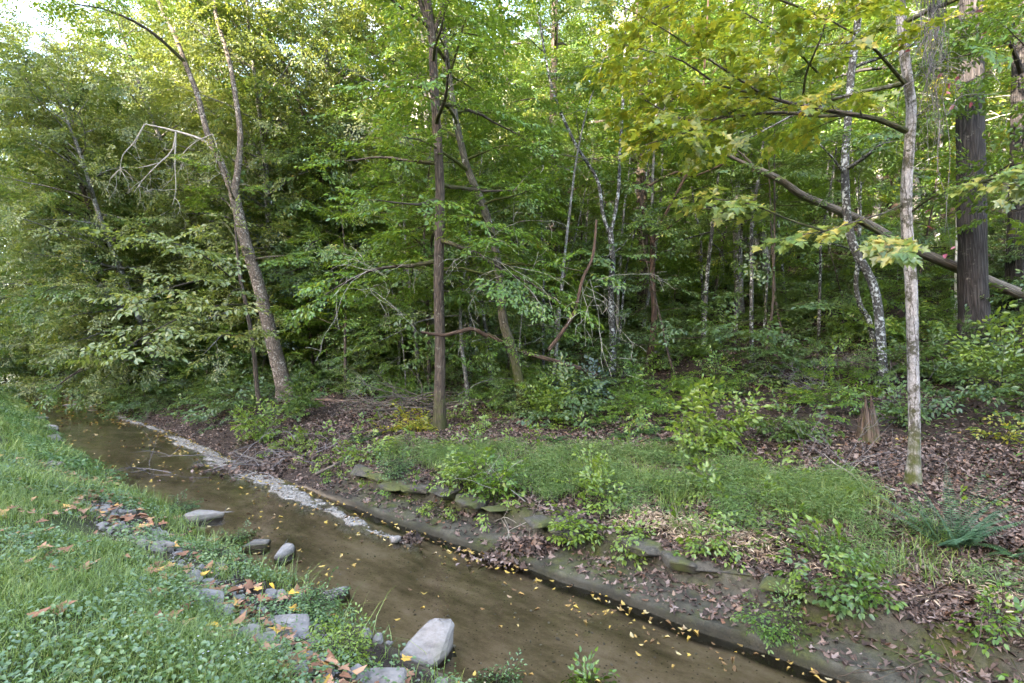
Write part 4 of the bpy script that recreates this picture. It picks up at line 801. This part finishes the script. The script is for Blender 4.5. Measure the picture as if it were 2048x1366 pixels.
big = [proto_tree('tree', 'tree', 21, .24, 'brown', 'green', 'far', 6, 24, (2.6, 4.6), 401, sub_gap=.58, sp_gap=.44),
       proto_tree('tree', 'tree', 19, .18, 'grey', 'bright', 'far', 4.5, 24, (2.4, 4.4), 402, sub_gap=.58, sp_gap=.44),
       proto_tree('tree', 'tree', 23, .27, 'dark', 'yellow', 'far', 8, 22, (2.8, 4.8), 403, sub_gap=.58, sp_gap=.44),
       proto_tree('tree', 'tree', 17, .15, 'grey', 'yellow', 'far', 3.5, 26, (2.2, 4.0), 404, sub_gap=.58, sp_gap=.44)]
BIGLAB = ['tall brown-trunked green tree on the wooded hillside', 'grey-trunked bright green tree on the wooded hillside', 'tall dark-trunked yellowing tree on the wooded hillside', 'slender grey tree with yellow foliage on the wooded hillside']
def hillside():
    r = np.random.default_rng(91); n = 0; tries = 0
    while n < 190 and tries < 6000:
        tries += 1; s = r.uniform(-45, 85); rr = 9 + 95 * r.random() ** 1.25; t = float(t_right(s)) + rr; x, y = xy(s, t)
        if not (y > 8 and abs(x) < y * 1.05 + 6) or not free(x, y, 2.3 + rr * .02): continue
        if (rr < 13 and abs(x) < y * 1.25 + 1) or (rr < 27 and r.random() < .5): continue
        KEEP.append((x, y, 1.5)); k = int(r.choice(4, p=[.3, .3, .16, .24] if rr < 45 else [.10, .18, .36, .36]))  # far up, more yellow crowns: leaf colour stands in for the sunlit glow
        place(big[k], used, x, y, r.uniform(0, 6.28), r.uniform(.8, 1.15), BIGLAB[k], 'trees on the wooded hillside', (r.normal(0, .03), r.normal(0, .03))); n += 1
hillside()
# trees along the far bank down the left, reaching over the water
bank = [proto_tree('tree', 'tree', 13.5, .16, 'grey', 'olive', 'bank', 1.2, 46, (2.4, 4.6), 411, jit=.55, flat=.34, elev=(-.2, .85), sub_gap=.44, sp_gap=.34, bias=np.array([-.66, -.75]), bias_w=.55, lean=.06, shape=lambda p: 1.05 - .45 * p),
        proto_tree('tree', 'tree', 12, .13, 'brown', 'green', 'bank', .9, 44, (2.2, 4.4), 412, jit=.55, flat=.34, elev=(-.25, .8), sub_gap=.44, sp_gap=.34, bias=np.array([-.66, -.75]), bias_w=.55, lean=.05, shape=lambda p: 1.05 - .45 * p),
        proto_tree('tree', 'tree', 15, .17, 'grey', 'olive', 'bank', 2.0, 46, (2.4, 4.4), 413, jit=.55, flat=.34, elev=(-.05, .9), sub_gap=.46, sp_gap=.36, bias=np.array([-.66, -.75]), bias_w=.4, lean=.05)]
def bankside():
    lab = ['olive-leaved tree leaning over the creek on the far left bank', 'low-branched green tree overhanging the creek on the far left bank', 'upright olive-leaved tree rising behind the overhanging trees at far left']
    r = np.random.default_rng(95)
    grow = 1.12
    spots = [(23.2, 7.0, 0, .95), (24.0, 1.8, 0, .8), (22.5, 5.2, 2, .9), (25.5, 2.4, 1, .95), (27.0, 6.0, 2, 1.0), (30, 1.8, 0, .95), (31.5, 5.0, 1, 1.05), (35.5, 2.4, 2, .9), (37, 6, 0, 1.05), (41, 1.8, 1, 1.0), (43, 5.5, 2, 1.0), (48, 2.5, 0, 1.0), (53, 4.5, 2, 1.0), (59, 2.5, 1, 1.1), (65, 4, 0, 1.15), (19.5, 8.5, 1, 1.05), (24.5, 9.5, 0, 1.1), (30, 9.5, 2, 1.1), (36, 10, 0, 1.2), (43, 10, 1, 1.2), (52, 9.5, 0, 1.3), (17, 11.5, 0, 1.05), (21, 13, 2, 1.15), (27, 13.5, 1, 1.2), (33, 14, 0, 1.25), (40, 15, 2, 1.3), (49, 14, 0, 1.35), (60, 11, 2, 1.3), (70, 8, 1, 1.3), (72, 16, 0, 1.4), (46, -9, 1, 1.0), (52, -8.5, 0, 1.1), (60, -9, 2, 1.15), (56, -13, 1, 1.2), (66, -11, 0, 1.2), (76, -8, 1, 1.3)]
    for s, rr, k, sc in spots:
        x, y = xy(s, float(t_right(s)) + rr); place(bank[k], used, x, y, r.normal(0, .35), sc * grow * (.98 if s > 24 else 1), lab[k], 'trees leaning over the far left creek'); KEEP.append((x, y, 1.2))
bankside()
x, y = xy(58, float(t_left(58)) - 6.5); ora = proto_tree('tree', 'tree', 15, .2, 'brown', 'orange', 'far', 3, 22, (2.4, 4.2), 421, sub_gap=.7, sp_gap=.5)
ora['label'] = 'orange-tinted tree at the left edge beyond the creek bend'; ora.location = (x, y, float(H(x, y)))
# understory trees between the trunks
mid = [proto_tree('understory_tree', 'tree', 8.5, .07, 'brown', 'bright', 'beech', 3.0, 20, (1.5, 2.9), 431, jit=.42, flat=.26, elev=(0, .6), lean=.08, sub_gap=.46),
       proto_tree('understory_tree', 'tree', 7.0, .055, 'grey', 'green', 'beech', 1.8, 20, (1.4, 2.6), 432, jit=.42, flat=.26, elev=(-.05, .6), lean=.1, sub_gap=.46),
       proto_tree('understory_tree', 'tree', 9.5, .08, 'lichen', 'bright', 'broad', 3.4, 18, (1.5, 2.8), 433, jit=.42, flat=.26, elev=(0, .7), lean=.06, sub_gap=.5),
       proto_tree('understory_tree', 'tree', 6.0, .05, 'brown', 'dark', 'broad', 1.4, 16, (1.2, 2.3), 434, jit=.42, flat=.26, elev=(-.1, .5), lean=.1, sub_gap=.5)]
MIDLAB = ['bright green understory tree among the trunks', 'thin-stemmed green understory tree among the trunks', 'tall lichen-stemmed understory tree among the trunks', 'low dark green understory tree among the trunks']
SIGHT = [(395, 600, 15.0), (1790, 2080, 13.6), (1440, 1800, 12.4), (1670, 1790, 10.4), (845, 915, 11.5), (1000, 1060, 11.0), (1205, 1240, 12.5), (655, 690, 14.5), (1280, 1312, 12.5)]
def blocks(x, y, margin):
    u = 1024 + x / y * FPX; mu = margin / y * FPX
    return any(a - mu < u < b + mu and y < Y for a, b, Y in SIGHT)
def understory():
    r = np.random.default_rng(97); n = 0; tries = 0
    while n < 84 and tries < 5000:
        tries += 1; s = r.uniform(-14, 40); rr = 5.0 + 33 * r.random() ** 1.35; x, y = xy(s, float(t_right(s)) + rr)
        if not (y > 7.5 and abs(x) < y * 1.02 + 2) or not free(x, y, 1.35): continue
        u = 1024 + x / y * FPX
        if (rr < 9 and u > 1380) or blocks(x, y, 1.3): continue                       # open litter slope before the stump
        k = int(r.choice(4, p=[.34, .26, .2, .2]))
        KEEP.append((x, y, 1.0)); place(mid[k], used, x, y, r.uniform(0, 6.28), r.uniform(.75, 1.15), MIDLAB[k], 'understory trees among the trunks', (r.normal(0, .05), r.normal(0, .05))); n += 1
understory()
pole = [proto_tree('slender_tree', 'tree', 11, .060, 'grey', 'bright', 'beech', 6.0, 12, (1.1, 2.2), 471, lean=.08, sub_gap=.5),
        proto_tree('slender_tree', 'tree', 9, .042, 'brown', 'green', 'beech', 4.6, 12, (1.0, 2.0), 472, lean=.08, sub_gap=.5),
        proto_tree('slender_tree', 'tree', 10, .052, 'lichen', 'bright', 'beech', 5.4, 12, (1.1, 2.1), 473, lean=.04, sub_gap=.5)]
POLELAB = ['slender pale grey trunk, bare below a high crown, in the wood', 'thin brown leaning stem, bare below a high crown, in the wood', 'thin lichen-blotched stem, bare below a high crown, in the wood']
def poles():
    r = np.random.default_rng(98); n = 0; tries = 0
    while n < 62 and tries < 5000:
        tries += 1; s = r.uniform(-8, 30); rr = 6.5 + 21 * r.random() ** 1.2; x, y = xy(s, float(t_right(s)) + rr)
        if not (y > 9 and abs(x) < y * .95) or not free(x, y, .9) or blocks(x, y, .1): continue
        if (rr < 9 and 1024 + x / y * FPX > 1350) or (y < 14 and 1024 + x / y * FPX > 1640): continue
        k = int(r.integers(0, 3)); KEEP.append((x, y, .8)); place(pole[k], used, x, y, r.uniform(0, 6.28), r.uniform(.75, 1.15), POLELAB[k], 'slender trunks in the wood', (r.normal(0, .05), r.normal(0, .05))); n += 1
poles()
# saplings and shrubs of the slope
sap = [proto_tree('sapling', 'sapling', 3.2, .022, 'brown', 'bright', 'beech', .6, 13, (.8, 1.5), 441, elev=(-.1, .4), lean=.15, sub_gap=.4, sc=(.7, 1.1)),
       proto_tree('sapling', 'sapling', 2.4, .018, 'brown', 'dark', 'beech', .4, 12, (.7, 1.3), 442, elev=(-.1, .35), lean=.15, sub_gap=.4, sc=(.7, 1.1)),
       proto_tree('sapling', 'sapling', 1.7, .014, 'brown', 'green', 'broad', .3, 9, (.5, .9), 443, elev=(0, .5), lean=.15, sub_gap=.4, sc=(.6, .9)),
       proto_tree('sapling', 'sapling', 3.8, .025, 'grey', 'bright', 'fine', 1.0, 14, (.8, 1.6), 444, elev=(-.1, .5), lean=.04, sub_gap=.42)]
SAPLAB = ['flat-layered green sapling on the shaded slope', 'low dark-leaved sapling on the shaded slope', 'knee-high broad-leaved sapling on the shaded slope', 'light green fine-leaved sapling on the shaded slope']
def slope():
    r = np.random.default_rng(99); n = 0; tries = 0; mine = []
    while n < 250 and tries < 9000:
        tries += 1; s = r.uniform(-16, 42); rr = (3.2 if s < 18 else .9) + 34 * r.random() ** 1.5; x, y = xy(s, float(t_right(s)) + rr)
        if not (y > 6.5 and abs(x) < y * 1.0 + 1): continue
        u = 1024 + x / y * FPX
        if rr < 7.5 and u > 1250: continue
        if (rr < 5.0 and 560 < u < 1250) or blocks(x, y, .4): continue
        if any((a - x) ** 2 + (b - y) ** 2 < .75 for a, b in mine): continue
        mine.append((x, y)); k = int(r.choice(4, p=[.33, .27, .24, .16])); place(sap[k], used, x, y, r.uniform(0, 6.28), r.uniform(.65, 1.2), SAPLAB[k], 'saplings on the shaded slope', (r.normal(0, .08), r.normal(0, .08))); n += 1
slope()
low = [proto_tree('low_shrub', 'shrub', 1.0, .012, 'brown', 'dark', 'broad', .12, 11, (.5, .9), 451, elev=(.1, .6), lean=.15, sub_gap=.26, sp_gap=.2, sc=(.55, .95), curve=-.4),
       proto_tree('low_shrub', 'shrub', .8, .010, 'brown', 'bright', 'beech', .1, 11, (.45, .8), 452, elev=(.1, .6), lean=.15, sub_gap=.24, sp_gap=.2, sc=(.5, .9), curve=-.4),
       proto_tree('low_shrub', 'shrub', 1.3, .012, 'brown', 'green', 'fine', .15, 13, (.5, 1.0), 453, elev=(0, .6), lean=.15, sub_gap=.26, sp_gap=.22, sc=(.6, 1.0), curve=-.3)]
LOWLAB = ['low dark bushy shrub covering the forest floor', 'small green leafy shrub covering the forest floor', 'fine-leaved low shrub covering the forest floor']
def floor_shrubs():
    r = np.random.default_rng(103); n = 0; tries = 0; mine = []
    while n < 270 and tries < 9000:
        tries += 1; s = r.uniform(-14, 36); rr = (3.6 if s < 16 else .5) + 20 * r.random() ** 1.1; x, y = xy(s, float(t_right(s)) + rr)
        if not (y > 6.5 and abs(x) < y * .98 + .5): continue
        u = 1024 + x / y * FPX
        if rr < 6.2 and u > 1330 or rr < 4.4 and 560 < u <= 1330: continue
        if any(abs(u - (a + b) / 2) < (b - a) / 2 + 12 and y < Y and Y - y < 1.2 for a, b, Y in SIGHT): continue
        if any((a - x) ** 2 + (b - y) ** 2 < .4 for a, b in mine): continue
        mine.append((x, y)); k = int(r.choice(3, p=[.36, .36, .28])); place(low[k], used, x, y, r.uniform(0, 6.28), r.uniform(.6, 1.2), LOWLAB[k], 'low shrubs covering the forest floor', (r.normal(0, .08), r.normal(0, .08))); n += 1
floor_shrubs()

r_ = np.random.default_rng(109)
for s, q, k, sc in ((33, -1.5, 0, .95), (36, -1.3, 1, 1.3), (39, -1.0, 0, 1.1), (42, -1.6, 3, 1.2), (45, -.8, 1, 1.5), (47, .4, 0, 1.4), (50, .2, 1, 1.6), (53, .5, 0, 1.6)):
    x, y = xy(s, float(t_left(s)) + q); place(sap[k], used, x, y, r_.uniform(0, 6), sc, 'leafy sapling crowding the far left end of the creek', 'saplings at the far left end of the creek')
hero('bluish-green leafy tree between the slim grey trunk and the leaning tree', [(628, 770), (622, 690), (618, 600), (622, 500)], 8, 6, 'brown', 'blue', 'broad', extend=4, z0=1.6, nlimb=20, L=(1.2, 2.3), seed=33)
for u, v, k, sc in ((692, 792, 0, .78), (655, 765, 1, .95), (610, 740, 0, 1.05), (650, 728, 1, 1.1), (590, 735, 0, 1.15), (560, 738, 2, 1.1)):
    g_ = G(u, v); place(mid[k], used, g_[0], g_[1], u, sc, 'leafy understory tree in the gap behind the leaning forked tree', 'understory trees behind the leaning forked tree')

# ------------------------------------------------------------------ shrubs, herbs and ferns one can point to
def shrub(label, u, v, Ht, W, leaf, spray, n, seed, name='shrub', cat='shrub', sc=(.7, 1.1), stems=7, off=(0, 0, 0)):
    r = np.random.default_rng(seed); g = G(u, v) + np.array(off); wood = MB(); spr = []
    for k in range(stems):
        a = r.uniform(0, 6.28); sp = r.uniform(.1, 1) * W; d = np.array([math.cos(a) * sp, math.sin(a) * sp, Ht * r.uniform(.7, 1.1)]); L = np.linalg.norm(d)
        pts = limb_line(np.array([math.cos(a), math.sin(a), 0]) * .03 - np.array([0, 0, .03]), d, L, r, -.25, .08, 7); tube(wood, pts, np.linspace(.004 + .004 * L, .002, 8), 4)
        for j in range(max(2, n // stems)):
            q = r.uniform(.3, 1.0) * 6.99; i = int(q); a2 = r.uniform(0, 6.28); spr.append((pts[i] + (pts[i + 1] - pts[i]) * (q - i), np.array([math.cos(a2), math.sin(a2), r.normal(.1, .25)]), r.uniform(*sc)))
        spr.append((pts[-1], norm(pts[-1] - pts[-2]), r.uniform(*sc)))
    root = thing(name, label, cat, g); wood.obj('stems', BK['twig'], root); cr = MB(); stamp_sprays(cr, spray, spr, r, .35); cr.obj('foliage', [LM[leaf], BK['twig']], root)
    return root
for k, a in enumerate([
    ('bright lime-green shrub of big leaves on the litter, right of the ferns', 1412, 905, .75, .42, 'lime', 'broad', 40, .9, 'shrub'),
    ('low lime-green sprig just below the bright lime shrub', 1385, 935, .25, .2, 'lime', 'herb', 12, .9, 'sprig'),
    ('dark green leafy shrub around the foot of the leaning forked tree', 600, 838, .75, .5, 'green', 'broad', 46, .8, 'shrub'),
    ('light green leaves around the thin sapling foot', 520, 885, .55, .45, 'lime', 'broad', 34, .75, 'shrub'),
    ('small pale-leaved plant with big leaflets left of the lime shrub', 1102, 850, .45, .25, 'lime', 'broad', 12, .8, 'plant'),
    ('blue-green spreading plant beside the V-forked tree foot', 1170, 805, .55, .5, 'blue', 'broad', 34, .8, 'shrub'),
    ('yellow-green plant against the straight trunk foot, left side', 832, 862, .3, .25, 'yellow', 'broad', 9, .7, 'plant'),
    ('pale lime plant rising from the rotten log left end', 735, 925, .34, .2, 'lime', 'herb', 22, 1.0, 'plant'),
    ('small-leaved bush on the ledge above the mossy slab', 795, 960, .36, .3, 'weed', 'tiny', 60, 1.0, 'bush'),
    ('yellow-green herbs growing out of the ledge right of the small-leaved bush', 930, 985, .5, .4, 'lime', 'herb', 46, 1.0, 'plant'),
    ('fresh green herbs on the bank above the leaf heap', 985, 1010, .5, .35, 'bright', 'herb', 44, 1.0, 'plant'),
    ('pale yellow-green tall weed in the stilt grass', 1205, 1015, .34, .1, 'lime', 'herb', 10, .9, 'weed'),
    ('taller cream-green weed standing in the middle of the stilt grass', 1190, 985, .4, .1, 'lime', 'herb', 12, .9, 'weed'),
    ('yellow-green weed hanging over the dark crevice', 1150, 1085, .34, .25, 'lime', 'herb', 30, .9, 'weed'),
    ('light yellow weeds trailing over the bank edge right of the crevice', 1250, 1110, .3, .35, 'lime', 'herb', 34, .9, 'weed'),
    ('leafy tuft among dry hanging grass on the bank edge', 1420, 1130, .3, .3, 'lime', 'herb', 26, .8, 'weed'),
    ('broad-leaved herb on the mossy hump at lower right', 1665, 1215, .22, .18, 'green', 'herb', 22, .9, 'herb'),
    ('bright green herb right of the mossy hump', 1730, 1205, .2, .14, 'bright', 'herb', 16, .8, 'herb'),
    ('thin-leaved weed sprouting from the bare slab by the water', 1560, 1270, .22, .22, 'bright', 'tiny', 34, 1.0, 'weed'),
    ('small bright sprout at the lower right edge', 1985, 1290, .2, .14, 'bright', 'herb', 16, .7, 'herb'),
    ('yellowing broad-leaved shrub at the right edge below the massive trunk', 2010, 790, .9, .7, 'lime', 'broad', 44, 1.0, 'shrub'),
    ('dark green shrub left of the massive trunk foot', 1870, 765, .7, .8, 'green', 'broad', 44, .8, 'shrub'),
    ('spreading herb left of the stump', 1600, 880, .4, .6, 'green', 'herb', 70, 1.1, 'plant'),
    ('green seedling right of the stump', 1795, 855, .5, .25, 'green', 'herb', 30, 1.1, 'plant'),
    ('low yellow-leaved sprig at the right edge on brown litter', 2015, 890, .25, .25, 'yellow', 'herb', 12, .9, 'sprig'),
    ('weedy clump with orange specks beside the long grey slab', 620, 1235, 0.19, 0.22, 'weed', 'tiny', 100, 0.86, 'weed'),
    ('weedy clump behind the small whitish stone', 425, 1125, 0.16, 0.18, 'weed', 'tiny', 70, 0.86, 'weed'),
    ('weedy clump between the rounded boulder and the lawn', 470, 1090, 0.14, 0.17, 'weed', 'tiny', 60, 0.79, 'weed'),
    ('leafy weed clump hanging over the water above the squarish boulder', 355, 1030, 0.17, 0.21, 'weed', 'tiny', 70, 0.86, 'weed'),
    ('pale weed rosette left of the large boulder', 690, 1325, 0.16, 0.20, 'lime', 'tiny', 80, 0.86, 'weed'),
    ('bright broad leaves at the bottom edge right of the large boulder', 1180, 1385, 0.10, 0.12, 'bright', 'herb', 16, 0.72, 'herb'),
    ('small-leaved weed at the bottom edge beside the large boulder', 985, 1378, 0.12, 0.15, 'weed', 'tiny', 50, 0.79, 'weed'),
    ('yellow-green leafy weed below the long grey slab', 625, 1300, 0.15, 0.12, 'lime', 'herb', 20, 0.50, 'weed'),
]): shrub(a[0], a[1], a[2], a[3], a[4], a[5], a[6], a[7], 600 + k, a[9], 'shrub' if a[9] in ('shrub', 'bush') else 'plant', (a[8] * .7, a[8] * 1.1), 5 if a[9] in ('weed', 'sprig', 'herb') else 9)
wd = [proto_tree('weed', 'weed', .38, .004, 'brown', 'lime', 'herb', .08, 6, (.08, .18), 461, elev=(.1, .7), lean=.2, sub_gap=.1, sp_gap=.12, sc=(.45, .75)),
      proto_tree('weed', 'weed', .24, .003, 'brown', 'bright', 'herb', .04, 6, (.07, .15), 462, elev=(0, .6), lean=.3, sub_gap=.1, sp_gap=.12, sc=(.4, .7))]
def weeds():
    r = np.random.default_rng(141); n = 0
    while n < 110:
        s = r.uniform(-1.5, 12); rr = .55 + 4.2 * r.random() ** 1.4; x, y = xy(s, float(t_right(s)) + rr)
        if abs(x) > y * .96 or fbm(s * 1.0, rr * 1.0, 142) < -.05 + .15 * r.normal(): continue
        k = int(r.random() < .5); place(wd[k], used, x, y, r.uniform(0, 6.28), r.uniform(.6, 1.2), ['pale yellow-green weed standing on the far creek bank', 'small fresh green weed on the far creek bank'][k], 'weeds on the far creek bank', (r.normal(0, .15), r.normal(0, .15))); n += 1
weeds()
def frond(mb, p0, d, L, r, droop, w=.16, mat=0, pin=26):
    n = 12; pts = [np.array(p0, float)]; d = norm(np.array(d, float))
    for k in range(n): d = norm(d + np.array([0, 0, -droop / n])); pts.append(pts[-1] + d * L / n)
    pts = np.array(pts); tube(mb, pts, np.linspace(.003, .001, n + 1), 3, 0); V, Fc = leaf_oval(1, .26, .1, .1); pos, dr, sc = [], [], []
    for q in np.linspace(.1, .99, pin):
        f = q * n; k = min(int(f), n - 1); td = norm(pts[k + 1] - pts[k]); lat = norm(np.cross([0, 0, 1.], td) + 1e-6)
        for sd in (-1, 1): pos.append(pts[k] + (pts[k + 1] - pts[k]) * (f - k)); dr.append(lat * sd + td * .35 + np.array([0, 0, -.1])); sc.append(max(.015, w * L * (1 - q) ** .6 * min(1, q * 5 + .3)))
    mb.add(*stamp(V, Fc, np.array(pos), frames(np.array(dr), .12, r), np.array(sc)), mat)
def ferns():
    r = np.random.default_rng(111)
    for k, (u, v, L, lab) in enumerate([(1290, 868, .62, 'large arching fern left of the lime shrub'), (1240, 875, .5, 'fern beside the large arching fern, left of it'), (1180, 855, .46, 'low fern on the brown litter between plant and large fern'), (1110, 885, .48, 'fern spreading at the top of the stilt grass'), (1330, 885, .5, 'fern tucked under the lime shrub'), (720, 885, .5, 'dark fern left of the straight trunk foot'), (755, 872, .42, 'small fern close to the brush pile'), (985, 850, .36, 'fern at the mossy trunk foot'), (1470, 790, .5, 'fern far back on the shaded slope'), (2035, 1120, .5, 'fern at the right edge on the bank'), (1350, 850, .45, 'fern behind the lime shrub')]):
        g = G(u, v); mb = MB()
        for j in range(11): a = j * 2.4 + r.normal(0, .3); frond(mb, (0, 0, 0), (math.cos(a), math.sin(a), r.uniform(.5, 1.4)), L * r.uniform(.7, 1.15), r, r.uniform(1.2, 2.0))
        tag(mb.obj('fern', LM['fern'], loc=g), lab, 'fern')
    g = G(1895, 1095); mb = MB(); FE = LM['feather']
    for j in range(26):
        a = r.uniform(0, 6.28); frond(mb, (r.normal(0, .05), r.normal(0, .05), 0), (math.cos(a) * .7, math.sin(a) * .7, r.uniform(.4, 1.6)), r.uniform(.5, .92), r, r.uniform(.2, .8), .12, 0, 34)
    tag(mb.obj('feathery_shrub', FE, loc=g), 'feathery blue-green plant on the bank at lower right', 'plant')
ferns()
def leaf_heap(label, u, v, n, spread, seed, hgt, mat=LIT, z=None):
    r = np.random.default_rng(seed); g = G(u, v); mb = MB(); p = r.normal(0, 1, (n, 2)) * spread; hz = hgt * np.exp(-(p[:, 0] / spread[0]) ** 2 / 2 - (p[:, 1] / spread[1]) ** 2 / 2) * r.uniform(.2, 1, n)
    zz = np.maximum(H(g[0] + p[:, 0], g[1] + p[:, 1]), WATER_Z) - g[2] + hz; a = r.uniform(0, 6.28, n); d = np.stack([np.cos(a), np.sin(a), r.normal(0, .5, n)], -1); R = frames(d, .6, r); k = r.random(n) < .5
    for m, (V, Fc) in ((k, leaf_maple(1, .4)), (~k, leaf_oval(1, .5, .3, .3))): mb.add(*stamp(V, Fc, np.stack([p[:, 0], p[:, 1], zz], -1)[m], R[m], r.uniform(.05, .11, m.sum())))
    o = mb.obj('leaf_drift' if 'drift' in label else 'leaf_heap', mat, loc=g)
    stuff(o) if 'drift' in label else tag(o, label, 'leaf heap')
leaf_heap('heap of pinkish brown leaves stranded on the mossy slab at water edge', 1050, 1100, 420, (.28, .12), 121, .16)
leaf_heap('clump of wet brown leaves caught on the stone in midstream', 822, 1085, 60, (.06, .04), 122, .1)
leaf_heap('drift of purplish leaves along the gravel edge', 560, 935, 700, (.8, .3), 123, .08)
leaf_heap('reddish curled leaves between the stones on the near bank', 470, 1225, 46, (.22, .1), 124, .08, bpy.data.materials['lawn_leaf_colours'])
leaf_heap('brown curled leaves at the bottom edge left of the large boulder', 620, 1360, 50, (.2, .1), 125, .1, bpy.data.materials['lawn_leaf_colours'])
def flowers():
    r = np.random.default_rng(131); g = G(455, 1335); m, nt, out = new_mat('white_petals'); b = nd(nt, 'ShaderNodeBsdfPrincipled'); b.inputs['Base Color'].default_value = (.5, .5, .48, 1); nt.links.new(b.outputs[0], out.inputs[0])
    root = thing('wild_flowers', 'cluster of tiny white flowers in the lawn at lower left', 'flowers', g); st_ = MB(); pt = MB(); V, Fc = leaf_oval(.008, .005)
    for k in range(26):
        p = np.array([r.normal(0, .12), r.normal(0, .07), 0]); p[2] = float(H(g[0] + p[0], g[1] + p[1])) - g[2]; q = p + np.array([r.normal(0, .02), r.normal(0, .02), r.uniform(.07, .13)]); tube(st_, smooth_line([p, q], 3), .0012, 3)
        a = np.arange(6) * 1.05; pt.add(*stamp(V, Fc, np.tile(q, (6, 1)), frames(np.stack([np.cos(a), np.sin(a), np.full(6, .2)], -1), .05, r), np.ones(6)))
    st_.obj('stems', LM['green'], root); pt.obj('petals', m, root)
flowers()

# ================================================================== LIGHT, SKY, CAMERA
SUN_EL, SUN_AZ = math.radians(17), math.radians(180 + 41)     # azimuth to the right of the view direction
def lights():
    w = bpy.data.worlds.new('World'); scene.world = w; w.use_nodes = True; nt = w.node_tree; nt.nodes.clear()
    sky = nd(nt, 'ShaderNodeTexSky'); sky.sky_type = 'NISHITA'; sky.sun_disc = False; sky.sun_elevation = SUN_EL; sky.sun_rotation = SUN_AZ; sky.dust_density = 1.2; sky.air_density = 1.0
    tc = nd(nt, 'ShaderNodeTexCoord'); mp = nd(nt, 'ShaderNodeMapping'); mp.inputs['Scale'].default_value = (1, 1, 2.2); nt.links.new(tc.outputs['Generated'], mp.inputs[0])
    cf = ramp(nt, noise(nt, mp.outputs[0], 4.2, 6, .6), [(.52, (0, 0, 0)), (.68, (.6, .6, .6))]); col = mixc(nt, cf, sky.outputs[0], (4.2, 4.3, 4.5))
    bg = nd(nt, 'ShaderNodeBackground'); bg.inputs['Strength'].default_value = .15; nt.links.new(col, bg.inputs[0])
    out = nd(nt, 'ShaderNodeOutputWorld'); nt.links.new(bg.outputs[0], out.inputs[0])
    L = bpy.data.lights.new('sun', 'SUN'); L.energy = 2.5; L.angle = math.radians(.5); L.color = (1, .95, .84)
    o = bpy.data.objects.new('sun', L); COL.objects.link(o)
    d = Vector((math.sin(SUN_AZ) * math.cos(SUN_EL), math.cos(SUN_AZ) * math.cos(SUN_EL), math.sin(SUN_EL))); o.rotation_euler = d.to_track_quat('Z', 'Y').to_euler(); o.location = d * 60
lights()
cam = bpy.data.cameras.new('camera'); co = bpy.data.objects.new('camera', cam); COL.objects.link(co)
co.location = (0, 0, 0); co.rotation_euler = (math.radians(90), 0, 0); cam.sensor_width = 36; cam.lens = 36 * FPX / 2048; cam.clip_start = .05; cam.clip_end = 2000
scene.camera = co
vs = scene.view_settings; vs.view_transform = 'Standard'; vs.look = 'None'; vs.gamma = 1; vs.exposure = 4.1; vs.use_white_balance = True; vs.white_balance_temperature = 7300; vs.white_balance_tint = 16
cy = scene.cycles; cy.max_bounces = 9; cy.diffuse_bounces = 7; cy.glossy_bounces = 2; cy.transmission_bounces = 6; cy.transparent_max_bounces = 8
cy.caustics_reflective = False; cy.caustics_refractive = False; cy.use_denoising = True; cy.use_adaptive_sampling = True; cy.adaptive_threshold = .02
try: cy.denoiser = 'OPENIMAGEDENOISE'
except Exception: pass
